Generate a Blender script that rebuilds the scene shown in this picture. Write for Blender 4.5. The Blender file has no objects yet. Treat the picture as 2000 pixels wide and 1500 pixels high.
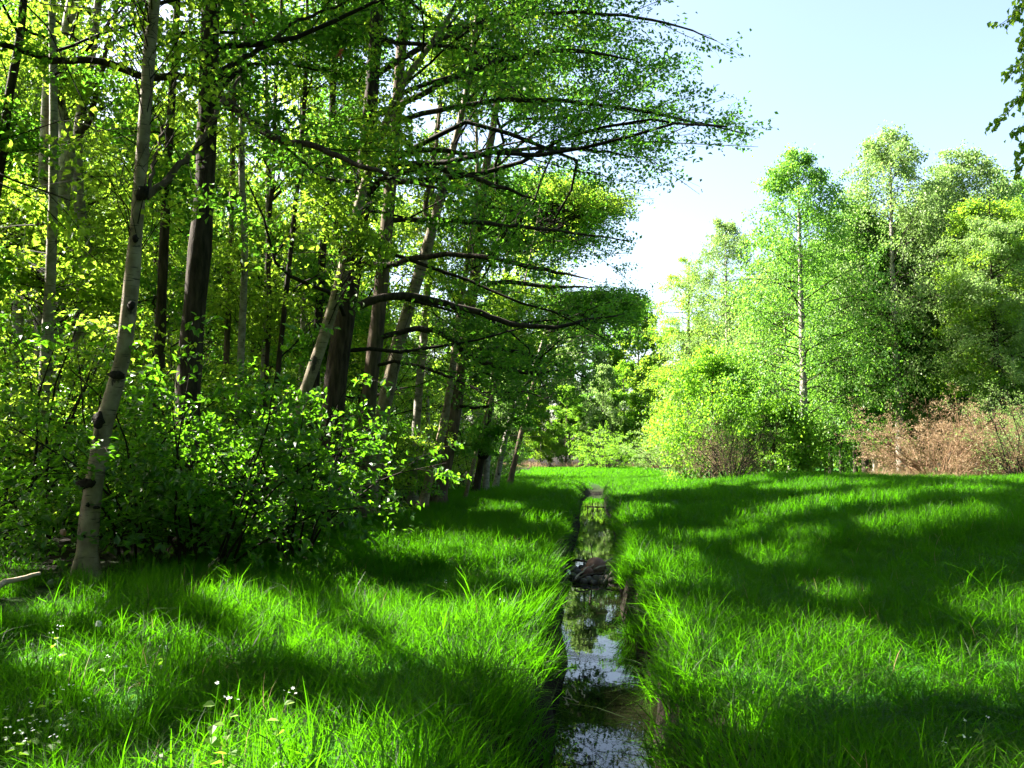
import bpy, math, random
import numpy as np
from mathutils import Vector

# ------------------------------------------------------------------ camera, sky, sun, exposure
scene = bpy.context.scene
COL = scene.collection
CAM_Z, FPX, PITCH = 1.62, 1632.0, math.radians(4.83)
cam_d = bpy.data.cameras.new('camera'); cam_d.sensor_width = 36.0
cam_d.lens = 36.0 * FPX / 2000.0; cam_d.clip_start = 0.05; cam_d.clip_end = 3000
cam = bpy.data.objects.new('camera', cam_d); COL.objects.link(cam)
cam.location = (0, 0, CAM_Z); cam.rotation_euler = (math.pi / 2 + PITCH, 0, 0)
scene.camera = cam

SUN_EL, SUN_AZ = math.radians(42), math.radians(-72)      # azimuth from +Y towards +X
SUN_DIR = np.array([math.sin(SUN_AZ) * math.cos(SUN_EL), math.cos(SUN_AZ) * math.cos(SUN_EL), math.sin(SUN_EL)])
world = bpy.data.worlds.new('World'); scene.world = world; world.use_nodes = True
wn = world.node_tree.nodes; wl = world.node_tree.links
bg = wn['Background']; sky = wn.new('ShaderNodeTexSky'); sky.sky_type = 'NISHITA'; sky.sun_disc = False
sky.sun_elevation = SUN_EL; sky.sun_rotation = SUN_AZ
sky.air_density = 1.0; sky.dust_density = 3.0; sky.ozone_density = 0.5
wl.new(sky.outputs['Color'], bg.inputs['Color']); bg.inputs['Strength'].default_value = 0.05
sun_d = bpy.data.lights.new('sun', 'SUN'); sun_d.energy = 5.0; sun_d.angle = math.radians(0.5); sun_d.color = (1.0, 0.95, 0.84)
sun_o = bpy.data.objects.new('sun', sun_d); COL.objects.link(sun_o)
sun_o.rotation_euler = Vector(SUN_DIR).to_track_quat('Z', 'Y').to_euler(); sun_o.location = (-30, 10, 40)
vs = scene.view_settings; vs.view_transform = 'Standard'; vs.look = 'None'; vs.gamma = 1.0; vs.use_curve_mapping = False
vs.exposure = 3.25
cy = scene.cycles
cy.max_bounces = 7; cy.diffuse_bounces = 1; cy.glossy_bounces = 3; cy.transmission_bounces = 5; cy.transparent_max_bounces = 4
cy.caustics_reflective = False; cy.caustics_refractive = False

rng = np.random.default_rng(11)
random.seed(5)

# ------------------------------------------------------------------ picture <-> place
CT, ST = math.cos(PITCH), math.sin(PITCH)
def at(px, py, Y):
    u, v = (px - 1000) / FPX, (750 - py) / FPX
    d = np.array([u, CT - v * ST, ST + v * CT])
    return np.array([0, 0, CAM_Z]) + d * (Y / d[1])
def pix(P):
    P = np.asarray(P, float)
    x, y, z = P[..., 0], P[..., 1], P[..., 2] - CAM_Z
    f = np.maximum(y * CT + z * ST, 0.05); v = -y * ST + z * CT
    return 1000 + FPX * x / f, 750 - FPX * v / f

# ------------------------------------------------------------------ terrain
def sstep(x, a, b):
    t = np.clip((x - a) / (b - a), 0, 1); return t * t * (3 - 2 * t)
SL = 0.096
def stream_s(x, y):
    return x - SL * y - 0.03 - 0.04 * np.sin(y * 0.8 + 1) - 0.05 * np.sin(y * 0.31)
def terrain(x, y):
    x = np.asarray(x, float); y = np.asarray(y, float)
    s = stream_s(x, y); a = np.abs(s)
    und = 0.05 * np.sin(x * 0.9 + 0.6 * y) + 0.05 * np.sin(0.45 * x - 0.33 * y + 1.3) + 0.03 * np.sin(1.9 * x + 1.1) * np.sin(1.4 * y)
    und = und * np.exp(-np.maximum(y - 40, 0) / 25)
    depth = 1 - sstep(y, 41, 50)
    hw = np.interp(y, [6, 10, 16, 32], [.30, .31, .40, .45])
    ditch = -0.80 * (1 - sstep(a + 0.05 * np.sin(y * 2.3) - hw, 0.0, 0.27)) * depth
    prof = np.interp(y, [0, 6, 16, 29, 42, 60, 120], [0.0, 0.08, 0.36, 0.62, 0.34, 0.12, 0.0])
    hump = prof * sstep(s, 0.6, 8.0) * 1.15
    left = 0.12 * sstep(-s, 4.5, 9)
    bankl = 0.10 * np.exp(-((a - 1.1) / 0.6) ** 2) * depth
    return und * sstep(a, 0.5, 2) + ditch + hump + left + bankl
def ground_at(px, py, h=0.0):
    Y = 5.0; lo, hi = 1.0, 160.0
    prev = lo
    for Y in np.concatenate([np.arange(2, 40, .1), np.arange(40, 160, .5)]):
        p = at(px, py, Y)
        if p[2] <= terrain(p[0], p[1]) + h: return p
    return p

# ------------------------------------------------------------------ where the sun reaches the grass (gaps in the canopy)
SUN_POLYS = [
 [(20,1222),(120,1222),(240,1208),(360,1215),(410,1240),(340,1250),(240,1240),(120,1262),(40,1256)],
 [(90,1130),(150,1125),(150,1175),(90,1180)],
 [(380,1142),(460,1122),(520,1165),(600,1205),(710,1258),(670,1284),(600,1250),(530,1215),(470,1178)],
 [(520,1082),(620,1066),(660,1085),(720,1125),(800,1168),(900,1170),(987,1160),(1045,1205),(1080,1240),(1095,1310),(1100,1350),(1078,1365),(1060,1318),(1030,1290),(960,1260),(880,1262),(790,1235),(690,1150),(600,1108)],
 [(700,1042),(800,1018),(900,1028),(1000,1052),(1075,1066),(1112,1112),(1090,1118),(1040,1095),(960,1098),(880,1085),(760,1075)],
 [(930,972),(1015,982),(1005,997),(930,988)],[(1030,1000),(1090,1000),(1100,1020),(1040,1018)],
 [(440,1370),(480,1335),(520,1360),(555,1420),(550,1520),(440,1520),(390,1450)],
 [(575,1390),(620,1365),(700,1440),(730,1520),(565,1520)],
 [(-20,1445),(80,1445),(110,1520),(-20,1520)],[(150,1290),(240,1275),(260,1300),(170,1315)],[(250,1420),(330,1400),(380,1470),(300,1500)],
 [(1243,1283),(1287,1231),(1352,1236),(1460,1210),(1547,1205),(1655,1197),(1700,1215),(1720,1250),(1650,1275),(1568,1287),(1460,1290),(1400,1365),(1330,1325),(1265,1330),(1205,1350)],
 [(1780,1252),(2010,1215),(2010,1265),(1850,1300),(1790,1295)],
 [(1850,1166),(1893,1142),(2010,1132),(2010,1202),(1915,1184)],
 [(1408,1020),(1503,986),(1590,964),(1677,955),(1763,947),(1867,942),(1960,944),(1960,954),(1867,957),(1720,968),(1612,975),(1503,1004),(1417,1037),(1313,1050),(1313,1036)],
 [(1664,1018),(1850,976),(1902,974),(1950,993),(1915,1005),(1850,1014),(1720,1036)],
 [(1200,1034),(1250,1039),(1232,1067),(1243,1090),(1287,1065),(1355,1073),(1355,1096),(1308,1122),(1235,1130),(1212,1093)],
 [(1425,1071),(1525,1056),(1573,1016),(1605,1021),(1550,1060),(1482,1087)],
 [(1480,940),(1590,931),(1700,930),(1705,941),(1600,946),(1490,951)],
 [(1890,1450),(2010,1430),(2010,1520),(1870,1520)],[(1560,1130),(1620,1120),(1660,1140),(1600,1150)],
 [(990,895),(1320,905),(1500,926),(1400,940),(1300,952),(1200,958),(1155,972),(1110,950),(990,940)],
 [(1200,985),(1290,975),(1300,990),(1215,1002)],
]
GX = np.zeros((160, 210), bool)                                # 10-pixel raster, offset (-50, 0)
def _fill():
    yy, xx = np.mgrid[0:160, 0:210]; X = xx * 10 - 45.0; Yp = yy * 10 + 5.0 - 20
    for poly in SUN_POLYS:
        ins = np.zeros(X.shape, bool); n = len(poly)
        for i in range(n):
            x1, y1 = poly[i]; x2, y2 = poly[(i + 1) % n]
            if y1 == y2: continue
            c = ((y1 > Yp) != (y2 > Yp)) & (X < (x2 - x1) * (Yp - y1) / (y2 - y1) + x1)
            ins ^= c
        GX[ins] = True
_fill()
def shadow_point(C):
    z = np.full(len(C), 0.3)
    for _ in range(3):
        k = (C[:, 2] - z) / SUN_DIR[2]
        G = C - SUN_DIR[None] * k[:, None]
        z = terrain(G[:, 0], G[:, 1]) + 0.22
    return G
def sunlit(C):
    """True where a leaf here would shade one of the sunny patches of grass."""
    G = shadow_point(C)
    res = np.zeros(len(C), bool)
    for dx, dy in ((0, 0), (.12, 0), (-.12, 0), (0, .15), (0, -.15)):
        x = G[:, 0] + dx; y = G[:, 1] + dy
        px, py = pix(np.stack([x, y, terrain(x, y) + 0.22], 1))
        ok = (y > 2.5) & (px > -50) & (px < 2050) & (py > -20) & (py < 1580)
        ix = np.clip(((px + 50) / 10).astype(int), 0, 209); iy = np.clip(((py + 20) / 10).astype(int), 0, 159)
        res |= ok & GX[iy, ix]
    return res
def noise2(x, y, sd=0):
    r = np.random.default_rng(sd); v = 0
    for i in range(5):
        a = r.random() * 6.28; f = 0.35 * 1.7 ** i
        v = v + np.sin((x * np.cos(a) + y * np.sin(a)) * f + r.random() * 6) / (1 + i * .5)
    return v / 2.4

# ------------------------------------------------------------------ materials
def new_mat(name):
    m = bpy.data.materials.new(name); m.use_nodes = True
    nt = m.node_tree; nt.nodes.clear()
    return m, nt, nt.nodes, nt.links
def leaf_mat(name, a, b, t, mix=0.5, attr=True, rough=0.5, spec=0.3, patch=0.0):
    m, nt, N, L = new_mat(name)
    out = N.new('ShaderNodeOutputMaterial')
    mixc = N.new('ShaderNodeMix'); mixc.data_type = 'RGBA'
    mixc.inputs['A'].default_value = (*a, 1); mixc.inputs['B'].default_value = (*b, 1)
    if attr:
        at_ = N.new('ShaderNodeAttribute'); at_.attribute_name = 'tint'; fac = at_.outputs['Fac']
    else:
        oi = N.new('ShaderNodeObjectInfo'); fac = oi.outputs['Random']
    if patch:
        g = N.new('ShaderNodeNewGeometry'); nz = N.new('ShaderNodeTexNoise'); nz.inputs['Scale'].default_value = patch
        nz.inputs['Detail'].default_value = 3
        L.new(g.outputs['Position'], nz.inputs['Vector'])
        ma = N.new('ShaderNodeMath'); ma.operation = 'MULTIPLY_ADD'; ma.inputs[1].default_value = 2.4; ma.inputs[2].default_value = -0.7
        L.new(nz.outputs['Fac'], ma.inputs[0])
        ad = N.new('ShaderNodeMath'); ad.operation = 'MULTIPLY_ADD'; ad.inputs[1].default_value = 0.5; ad.use_clamp = True
        hf = N.new('ShaderNodeMath'); hf.operation = 'MULTIPLY'; hf.inputs[1].default_value = 0.5
        L.new(ma.outputs[0], hf.inputs[0]); L.new(fac, ad.inputs[0]); L.new(hf.outputs[0], ad.inputs[2]); fac = ad.outputs[0]
    L.new(fac, mixc.inputs['Factor'])
    p = N.new('ShaderNodeBsdfPrincipled'); p.inputs['Roughness'].default_value = rough; p.inputs['Specular IOR Level'].default_value = spec
    L.new(mixc.outputs['Result'], p.inputs['Base Color'])
    tr = N.new('ShaderNodeBsdfTranslucent')
    mt = N.new('ShaderNodeMix'); mt.data_type = 'RGBA'
    mt.inputs['A'].default_value = (*t, 1); mt.inputs['B'].default_value = (t[0] * 0.65, t[1] * 0.75, t[2] * 0.7, 1)
    L.new(fac, mt.inputs['Factor']); L.new(mt.outputs['Result'], tr.inputs['Color'])
    ms = N.new('ShaderNodeMixShader'); ms.inputs[0].default_value = mix
    L.new(p.outputs[0], ms.inputs[1]); L.new(tr.outputs[0], ms.inputs[2]); L.new(ms.outputs[0], out.inputs[0])
    return m
def bark_mat(name, ca, cb, scale=(8, 8, 1.2), rough=0.9, bump=0.6, birch=False, moss=0.0):
    m, nt, N, L = new_mat(name)
    out = N.new('ShaderNodeOutputMaterial'); p = N.new('ShaderNodeBsdfPrincipled')
    p.inputs['Roughness'].default_value = rough; p.inputs['Specular IOR Level'].default_value = 0.15
    tc = N.new('ShaderNodeNewGeometry')
    def noise(sc, det=6, rgh=0.6):
        mp = N.new('ShaderNodeMapping'); mp.inputs['Scale'].default_value = sc
        nz = N.new('ShaderNodeTexNoise'); nz.inputs['Scale'].default_value = 1; nz.inputs['Detail'].default_value = det; nz.inputs['Roughness'].default_value = rgh
        L.new(tc.outputs['Position'], mp.inputs['Vector']); L.new(mp.outputs[0], nz.inputs['Vector']); return nz
    n1 = noise(scale); r1 = N.new('ShaderNodeValToRGB')
    r1.color_ramp.elements[0].position = 0.35; r1.color_ramp.elements[0].color = (*ca, 1)
    r1.color_ramp.elements[1].position = 0.65; r1.color_ramp.elements[1].color = (*cb, 1)
    L.new(n1.outputs['Fac'], r1.inputs[0]); col = r1.outputs[0]; hgt = n1.outputs['Fac']
    if birch:
        n2 = noise((5, 5, 55), 3, 0.5); r2 = N.new('ShaderNodeValToRGB')
        r2.color_ramp.elements[0].position = 0.60; r2.color_ramp.elements[1].position = 0.68
        L.new(n2.outputs['Fac'], r2.inputs[0])
        n3 = noise((4, 4, 2.2), 5, 0.65); r3 = N.new('ShaderNodeValToRGB')
        r3.color_ramp.elements[0].position = 0.60; r3.color_ramp.elements[1].position = 0.66
        L.new(n3.outputs['Fac'], r3.inputs[0])
        mx = N.new('ShaderNodeMath'); mx.operation = 'MAXIMUM'; L.new(r2.outputs[0], mx.inputs[0]); L.new(r3.outputs[0], mx.inputs[1])
        mi = N.new('ShaderNodeMix'); mi.data_type = 'RGBA'; mi.inputs['B'].default_value = (0.035, 0.028, 0.022, 1)
        L.new(mx.outputs[0], mi.inputs['Factor']); L.new(col, mi.inputs['A']); col = mi.outputs['Result']
        ad = N.new('ShaderNodeMath'); ad.operation = 'SUBTRACT'; L.new(n1.outputs['Fac'], ad.inputs[0]); L.new(mx.outputs[0], ad.inputs[1]); hgt = ad.outputs[0]
    if moss:
        n4 = noise((1.7, 1.7, 0.9), 4, 0.6); r4 = N.new('ShaderNodeValToRGB')
        r4.color_ramp.elements[0].position = 0.5; r4.color_ramp.elements[1].position = 0.7; r4.color_ramp.elements[1].color = (moss, moss, moss, 1)
        L.new(n4.outputs['Fac'], r4.inputs[0])
        mi = N.new('ShaderNodeMix'); mi.data_type = 'RGBA'; mi.inputs['B'].default_value = (0.07, 0.085, 0.03, 1)
        L.new(r4.outputs[0], mi.inputs['Factor']); L.new(col, mi.inputs['A']); col = mi.outputs['Result']
    L.new(col, p.inputs['Base Color'])
    b = N.new('ShaderNodeBump'); b.inputs['Strength'].default_value = bump; b.inputs['Distance'].default_value = 0.03
    L.new(hgt, b.inputs['Height']); L.new(b.outputs[0], p.inputs['Normal']); L.new(p.outputs[0], out.inputs[0])
    return m

M = {}
M['birch_leaf'] = leaf_mat('birch_leaf', (0.034, 0.10, 0.008), (0.062, 0.14, 0.012), (0.41, 0.63, 0.04), 0.55)
M['oak_leaf'] = leaf_mat('oak_leaf', (0.028, 0.085, 0.008), (0.06, 0.12, 0.010), (0.165, 0.42, 0.024), 0.5)
M['fresh_leaf'] = leaf_mat('fresh_leaf', (0.04, 0.115, 0.014), (0.075, 0.15, 0.022), (0.27, 0.56, 0.05), 0.48)
M['shrub_leaf'] = leaf_mat('shrub_leaf', (0.016, 0.06, 0.006), (0.032, 0.085, 0.009), (0.20, 0.50, 0.015), 0.45, rough=0.38, spec=0.5)
M['bright_leaf'] = leaf_mat('bright_leaf', (0.06, 0.14, 0.008), (0.09, 0.18, 0.012), (0.36, 0.68, 0.035), 0.5)
M['pale_leaf'] = leaf_mat('pale_leaf', (0.09, 0.15, 0.035), (0.13, 0.185, 0.055), (0.34, 0.54, 0.11), 0.42)
M['bud'] = leaf_mat('bud', (0.20, 0.125, 0.075), (0.27, 0.19, 0.10), (0.36, 0.25, 0.13), 0.35)
M['dry_leaf'] = leaf_mat('dry_leaf', (0.25, 0.055, 0.02), (0.3, 0.09, 0.03), (0.6, 0.13, 0.04), 0.4)
M['grass'] = leaf_mat('grass', (0.004, 0.013, 0.0005), (0.013, 0.027, 0.0011), (0.115, 0.40, 0.0032), 0.5, attr=False, rough=0.5, spec=0.12, patch=0.55)
M['dry_grass'] = leaf_mat('dry_grass', (0.22, 0.15, 0.08), (0.32, 0.2, 0.12), (0.4, 0.28, 0.14), 0.35, attr=False)
M['birch_bark'] = bark_mat('birch_bark', (0.13, 0.10, 0.062), (0.25, 0.205, 0.135), (7, 7, 5), 0.7, 0.35, True)
M['birch_bark_grey'] = bark_mat('birch_bark_grey', (0.15, 0.13, 0.105), (0.31, 0.285, 0.24), (7, 7, 9), 0.75, 0.5, True)
M['dark_bark'] = bark_mat('dark_bark', (0.016, 0.012, 0.009), (0.06, 0.045, 0.034), (14, 14, 2.6), 0.95, 1.0)
M['brown_bark'] = bark_mat('brown_bark', (0.05, 0.036, 0.026), (0.14, 0.10, 0.07), (12, 12, 2.2), 0.9, 0.9, moss=0.5)
M['twig'] = bark_mat('twig', (0.010, 0.008, 0.006), (0.026, 0.020, 0.014), (20, 20, 20), 0.9, 0.2)
M['red_twig'] = bark_mat('red_twig', (0.15, 0.085, 0.05), (0.25, 0.15, 0.09), (20, 20, 20), 0.9, 0.2)
M['pale_wood'] = bark_mat('pale_wood', (0.25, 0.19, 0.13), (0.42, 0.33, 0.25), (9, 9, 30), 0.8, 0.4)
M['knot'] = bark_mat('knot', (0.008, 0.007, 0.006), (0.03, 0.024, 0.018), (30, 30, 30), 0.95, 0.8)
M['stone_pink'] = bark_mat('stone_pink', (0.20, 0.10, 0.075), (0.34, 0.19, 0.15), (9, 9, 9), 0.75, 0.5)
M['stone_dark'] = bark_mat('stone_dark', (0.05, 0.042, 0.036), (0.13, 0.11, 0.095), (12, 12, 12), 0.6, 0.6)
M['petal'] = leaf_mat('petal', (0.75, 0.75, 0.72), (0.8, 0.8, 0.78), (0.8, 0.8, 0.75), 0.3, attr=False)
M['pink'] = leaf_mat('pink_paper', (0.75, 0.42, 0.40), (0.8, 0.5, 0.5), (0.7, 0.4, 0.4), 0.3, attr=False)
M['yellow_leaf'] = leaf_mat('yellow_leaf', (0.25, 0.28, 0.02), (0.3, 0.3, 0.03), (0.6, 0.62, 0.05), 0.45, attr=False)

# ------------------------------------------------------------------ mesh helpers
class Geo:
    def __init__(s): s.v = []; s.q = []; s.t = []; s.n = 0
    def add(s, V, Q, tint=None):
        if len(V) == 0: return
        s.v.append(np.asarray(V, np.float32)); s.q.append(np.asarray(Q, np.int32) + s.n)
        s.t.append(np.full(len(V), 0.5, np.float32) if tint is None else np.asarray(tint, np.float32)); s.n += len(V)
    def mesh(s, name, mat, smooth=False):
        me = bpy.data.meshes.new(name)
        if s.n:
            V = np.concatenate(s.v); Q = np.concatenate(s.q)
            me.vertices.add(len(V)); me.vertices.foreach_set('co', V.ravel())
            me.loops.add(Q.size); me.loops.foreach_set('vertex_index', Q.ravel())
            me.polygons.add(len(Q)); me.polygons.foreach_set('loop_start', np.arange(0, Q.size, 4, dtype=np.int32))
            try: me.polygons.foreach_set('loop_total', np.full(len(Q), 4, np.int32))
            except Exception: pass
            me.polygons.foreach_set('use_smooth', np.full(len(Q), smooth, bool))
            a = me.attributes.new('tint', 'FLOAT', 'POINT'); a.data.foreach_set('value', np.concatenate(s.t))
            me.update(calc_edges=True)
        me.materials.append(mat)
        return me
def norm(v): return v / np.maximum(np.linalg.norm(v, axis=-1, keepdims=True), 1e-9)
def tubes(P, R, k):
    P = np.asarray(P, float); N, n, _ = P.shape; R = np.broadcast_to(R, (N, n))
    T = norm(np.gradient(P, axis=1))
    Tm = norm(P[:, -1] - P[:, 0])
    ref = np.where(np.abs(Tm[:, 2:3]) > 0.7, np.array([[1., 0, 0]]), np.array([[0, 0, 1.]]))[:, None, :]
    U = norm(np.cross(T, np.broadcast_to(ref, T.shape))); W = np.cross(T, U)
    a = np.linspace(0, 2 * np.pi, k, endpoint=False)
    V = P[:, :, None, :] + R[:, :, None, None] * (np.cos(a)[None, None, :, None] * U[:, :, None, :] + np.sin(a)[None, None, :, None] * W[:, :, None, :])
    idx = np.arange(N * n * k).reshape(N, n, k)
    A = idx[:, :-1]; B = idx[:, 1:]
    Q = np.stack([A, np.roll(A, -1, 2), np.roll(B, -1, 2), B], -1).reshape(-1, 4)
    return V.reshape(-1, 3), Q
def leaves(C, L, W, ax, nrm, fold=0.18, two=False):
    """leaf blades about centres C: axis ax, normal nrm, folded along the midrib"""
    ax = norm(ax); b = norm(np.cross(nrm, ax)); nn = np.cross(ax, b)
    L = np.asarray(L).reshape(-1, 1); W = np.asarray(W).reshape(-1, 1); n = len(C)
    base = C - ax * L * .5; tip = C + ax * L * .5 - nn * L * .1
    if not two:
        r = C + b * W * .5 + nn * W * fold - ax * L * .06; l = C - b * W * .5 + nn * W * fold - ax * L * .06
        V = np.stack([base, r, tip, l], 1).reshape(-1, 3)
        return V, np.arange(4 * n).reshape(n, 4), 4
    r1 = C + b * W * .5 + nn * W * fold - ax * L * .18; r2 = C + b * W * .42 + nn * W * fold + ax * L * .14
    l1 = C - b * W * .5 + nn * W * fold - ax * L * .18; l2 = C - b * W * .42 + nn * W * fold + ax * L * .14
    V = np.stack([base, r1, r2, tip, l2, l1], 1).reshape(-1, 3)
    o = (np.arange(n) * 6)[:, None]
    Q = np.concatenate([o + np.array([[0, 1, 2, 3]]), o + np.array([[0, 3, 4, 5]])])
    return V, Q, 6
def put(name, me, parent=None, kind=None):
    o = bpy.data.objects.new(name, me); COL.objects.link(o)
    if parent is not None: o.parent = parent
    if kind: o['kind'] = kind
    return o
def thing(name, label, cat, loc=(0, 0, 0), group=None):
    e = bpy.data.objects.new(name, None); COL.objects.link(e); e.empty_display_size = 0.3
    e.location = tuple(float(c) for c in loc); e['label'] = label; e['category'] = cat
    if group: e['group'] = group
    return e
def tag(o, label, cat, group=None):
    o['label'] = label; o['category'] = cat
    if group: o['group'] = group
    return o
def copy_thing(src, loc, rz, sc, label, group=None):
    r = src.copy(); COL.objects.link(r); r.location = tuple(float(c) for c in loc); r.rotation_euler = (0, 0, rz)
    r.scale = (sc, sc, sc) if not isinstance(sc, tuple) else sc
    r['label'] = label
    if group: r['group'] = group
    elif 'group' in r: del r['group']
    for ch in list(src.children):
        c = ch.copy(); COL.objects.link(c); c.parent = r
    return r

# ------------------------------------------------------------------ plants
def resample(P, n):
    P = np.asarray(P, float)
    d = np.concatenate([[0], np.cumsum(np.linalg.norm(np.diff(P, axis=0), axis=1))])
    # smooth through the points (Catmull-Rom)
    Q = np.vstack([2 * P[0] - P[1], P, 2 * P[-1] - P[-2]]); out = []
    for t in np.linspace(0, d[-1], n):
        i = min(max(np.searchsorted(d, t, 'right') - 1, 0), len(P) - 2)
        u = (t - d[i]) / max(d[i + 1] - d[i], 1e-6)
        p0, p1, p2, p3 = Q[i], Q[i + 1], Q[i + 2], Q[i + 3]
        out.append(.5 * (2 * p1 + (p2 - p0) * u + (2 * p0 - 5 * p1 + 4 * p2 - p3) * u * u + (3 * p1 - p0 - 3 * p2 + p3) * u ** 3))
    return np.array(out)
def polyR(vals, n): return np.interp(np.linspace(0, 1, n), np.linspace(0, 1, len(vals)), vals)
def paths(S, D, L, n, up, wob, r):
    """n-point curves from S along D bending by `up` in z"""
    N = len(S); P = np.zeros((N, n, 3)); P[:, 0] = S; d = norm(D); step = (np.asarray(L) / (n - 1)).reshape(-1, 1)
    for k in range(1, n):
        d = norm(d + np.array([0, 0, up])[None] / (n - 1) + r.normal(0, wob / math.sqrt(n), (N, 3)))
        P[:, k] = P[:, k - 1] + d * step
    return P
def kids(P, m, t0, t1, ang, L, n, up, wob, flat, r):
    """m side shoots on every curve of P; L = lengths (per parent)"""
    N, k, _ = P.shape
    t = (t0 + (t1 - t0) * (np.arange(m)[None] + r.random((N, m))) / m).reshape(-1)
    par = np.repeat(np.arange(N), m)
    f = t * (k - 1); i = np.clip(f.astype(int), 0, k - 2); u = (f - i)[:, None]
    S = P[par, i] * (1 - u) + P[par, i + 1] * u; T = norm(P[par, i + 1] - P[par, i])
    rv = r.normal(0, 1, T.shape); rv[:, 2] *= flat
    side = norm(np.cross(T, np.cross(rv, T)))
    a = (ang + r.normal(0, 0.2, len(t)))[:, None]
    D = T * np.cos(a) + side * np.sin(a); D[:, 2] *= (0.35 + 0.65 * flat)
    LL = np.asarray(L)[par] * (1 - 0.55 * t) * r.uniform(0.7, 1.25, len(t))
    return paths(S, D, LL, n, up, wob, r), LL, par
def leaf_cloud(g, P, m, size, ratio, jit, flat, r, keep=None, two=False, tint=None, size_var=0.3, hang=0.0, pick=None):
    N, k, _ = P.shape
    par = np.repeat(np.arange(N), m); t = r.random(N * m) ** 0.8; f = t * (k - 1); i = np.clip(f.astype(int), 0, k - 2); u = (f - i)[:, None]
    C = P[par, i] * (1 - u) + P[par, i + 1] * u + r.normal(0, jit, (N * m, 3)) * np.array([1, 1, 0.7])
    T = norm(P[par, i + 1] - P[par, i])
    ok = np.ones(len(C), bool)
    if keep is not None: ok &= keep(C)
    C = C[ok]; T = T[ok]; par = par[ok]; n = len(C)
    if not n: return 0
    if pick is not None:
        order = np.argsort(C @ np.array([.25, 1.0, -.1]) + r.random(n) * .5)[:pick[1]]; rest = np.ones(n, bool); rest[order] = False
        pick[0].extend((C[j], T[j]) for j in order); C, T, par = C[rest], T[rest], par[rest]; n = len(C)
    nr = r.normal(0, 1, (n, 3)) * flat + np.array([0, 0, 1.0])
    ax = T + r.normal(0, 0.8, (n, 3)); ax[:, 2] -= hang
    L = size * r.uniform(1 - size_var, 1 + size_var, n)
    V, Q, vp = leaves(C, L, L * ratio, ax, norm(nr), two=two)
    ct = r.random(N)[par] if tint is None else tint[par]
    g.add(V, Q, np.repeat(np.clip(0.6 * ct + 0.4 * r.random(n), 0, 1), vp))
    return n

def trunk_geo(P, R, k, r, flare=1.5, knobs=0.06):
    n = len(P); V, Q = tubes(P[None], R[None], k)
    V = V.reshape(n, k, 3)
    h = P[:, 2] - P[0, 2]
    fl = 1 + (flare - 1) * np.exp(-h / 0.22)
    lob = 1 + 0.25 * (fl - 1)[:, None] * np.cos(np.arange(k)[None] * 2 * np.pi / k * 4 + r.random() * 6)
    nz = 1 + knobs * (r.normal(0, 1, (n, 1)) * .5 + r.normal(0, 1, (n, k)) * .35)
    V = P[:, None] + (V - P[:, None]) * (fl[:, None] * lob * nz)[..., None]
    return V.reshape(-1, 3), Q

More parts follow.
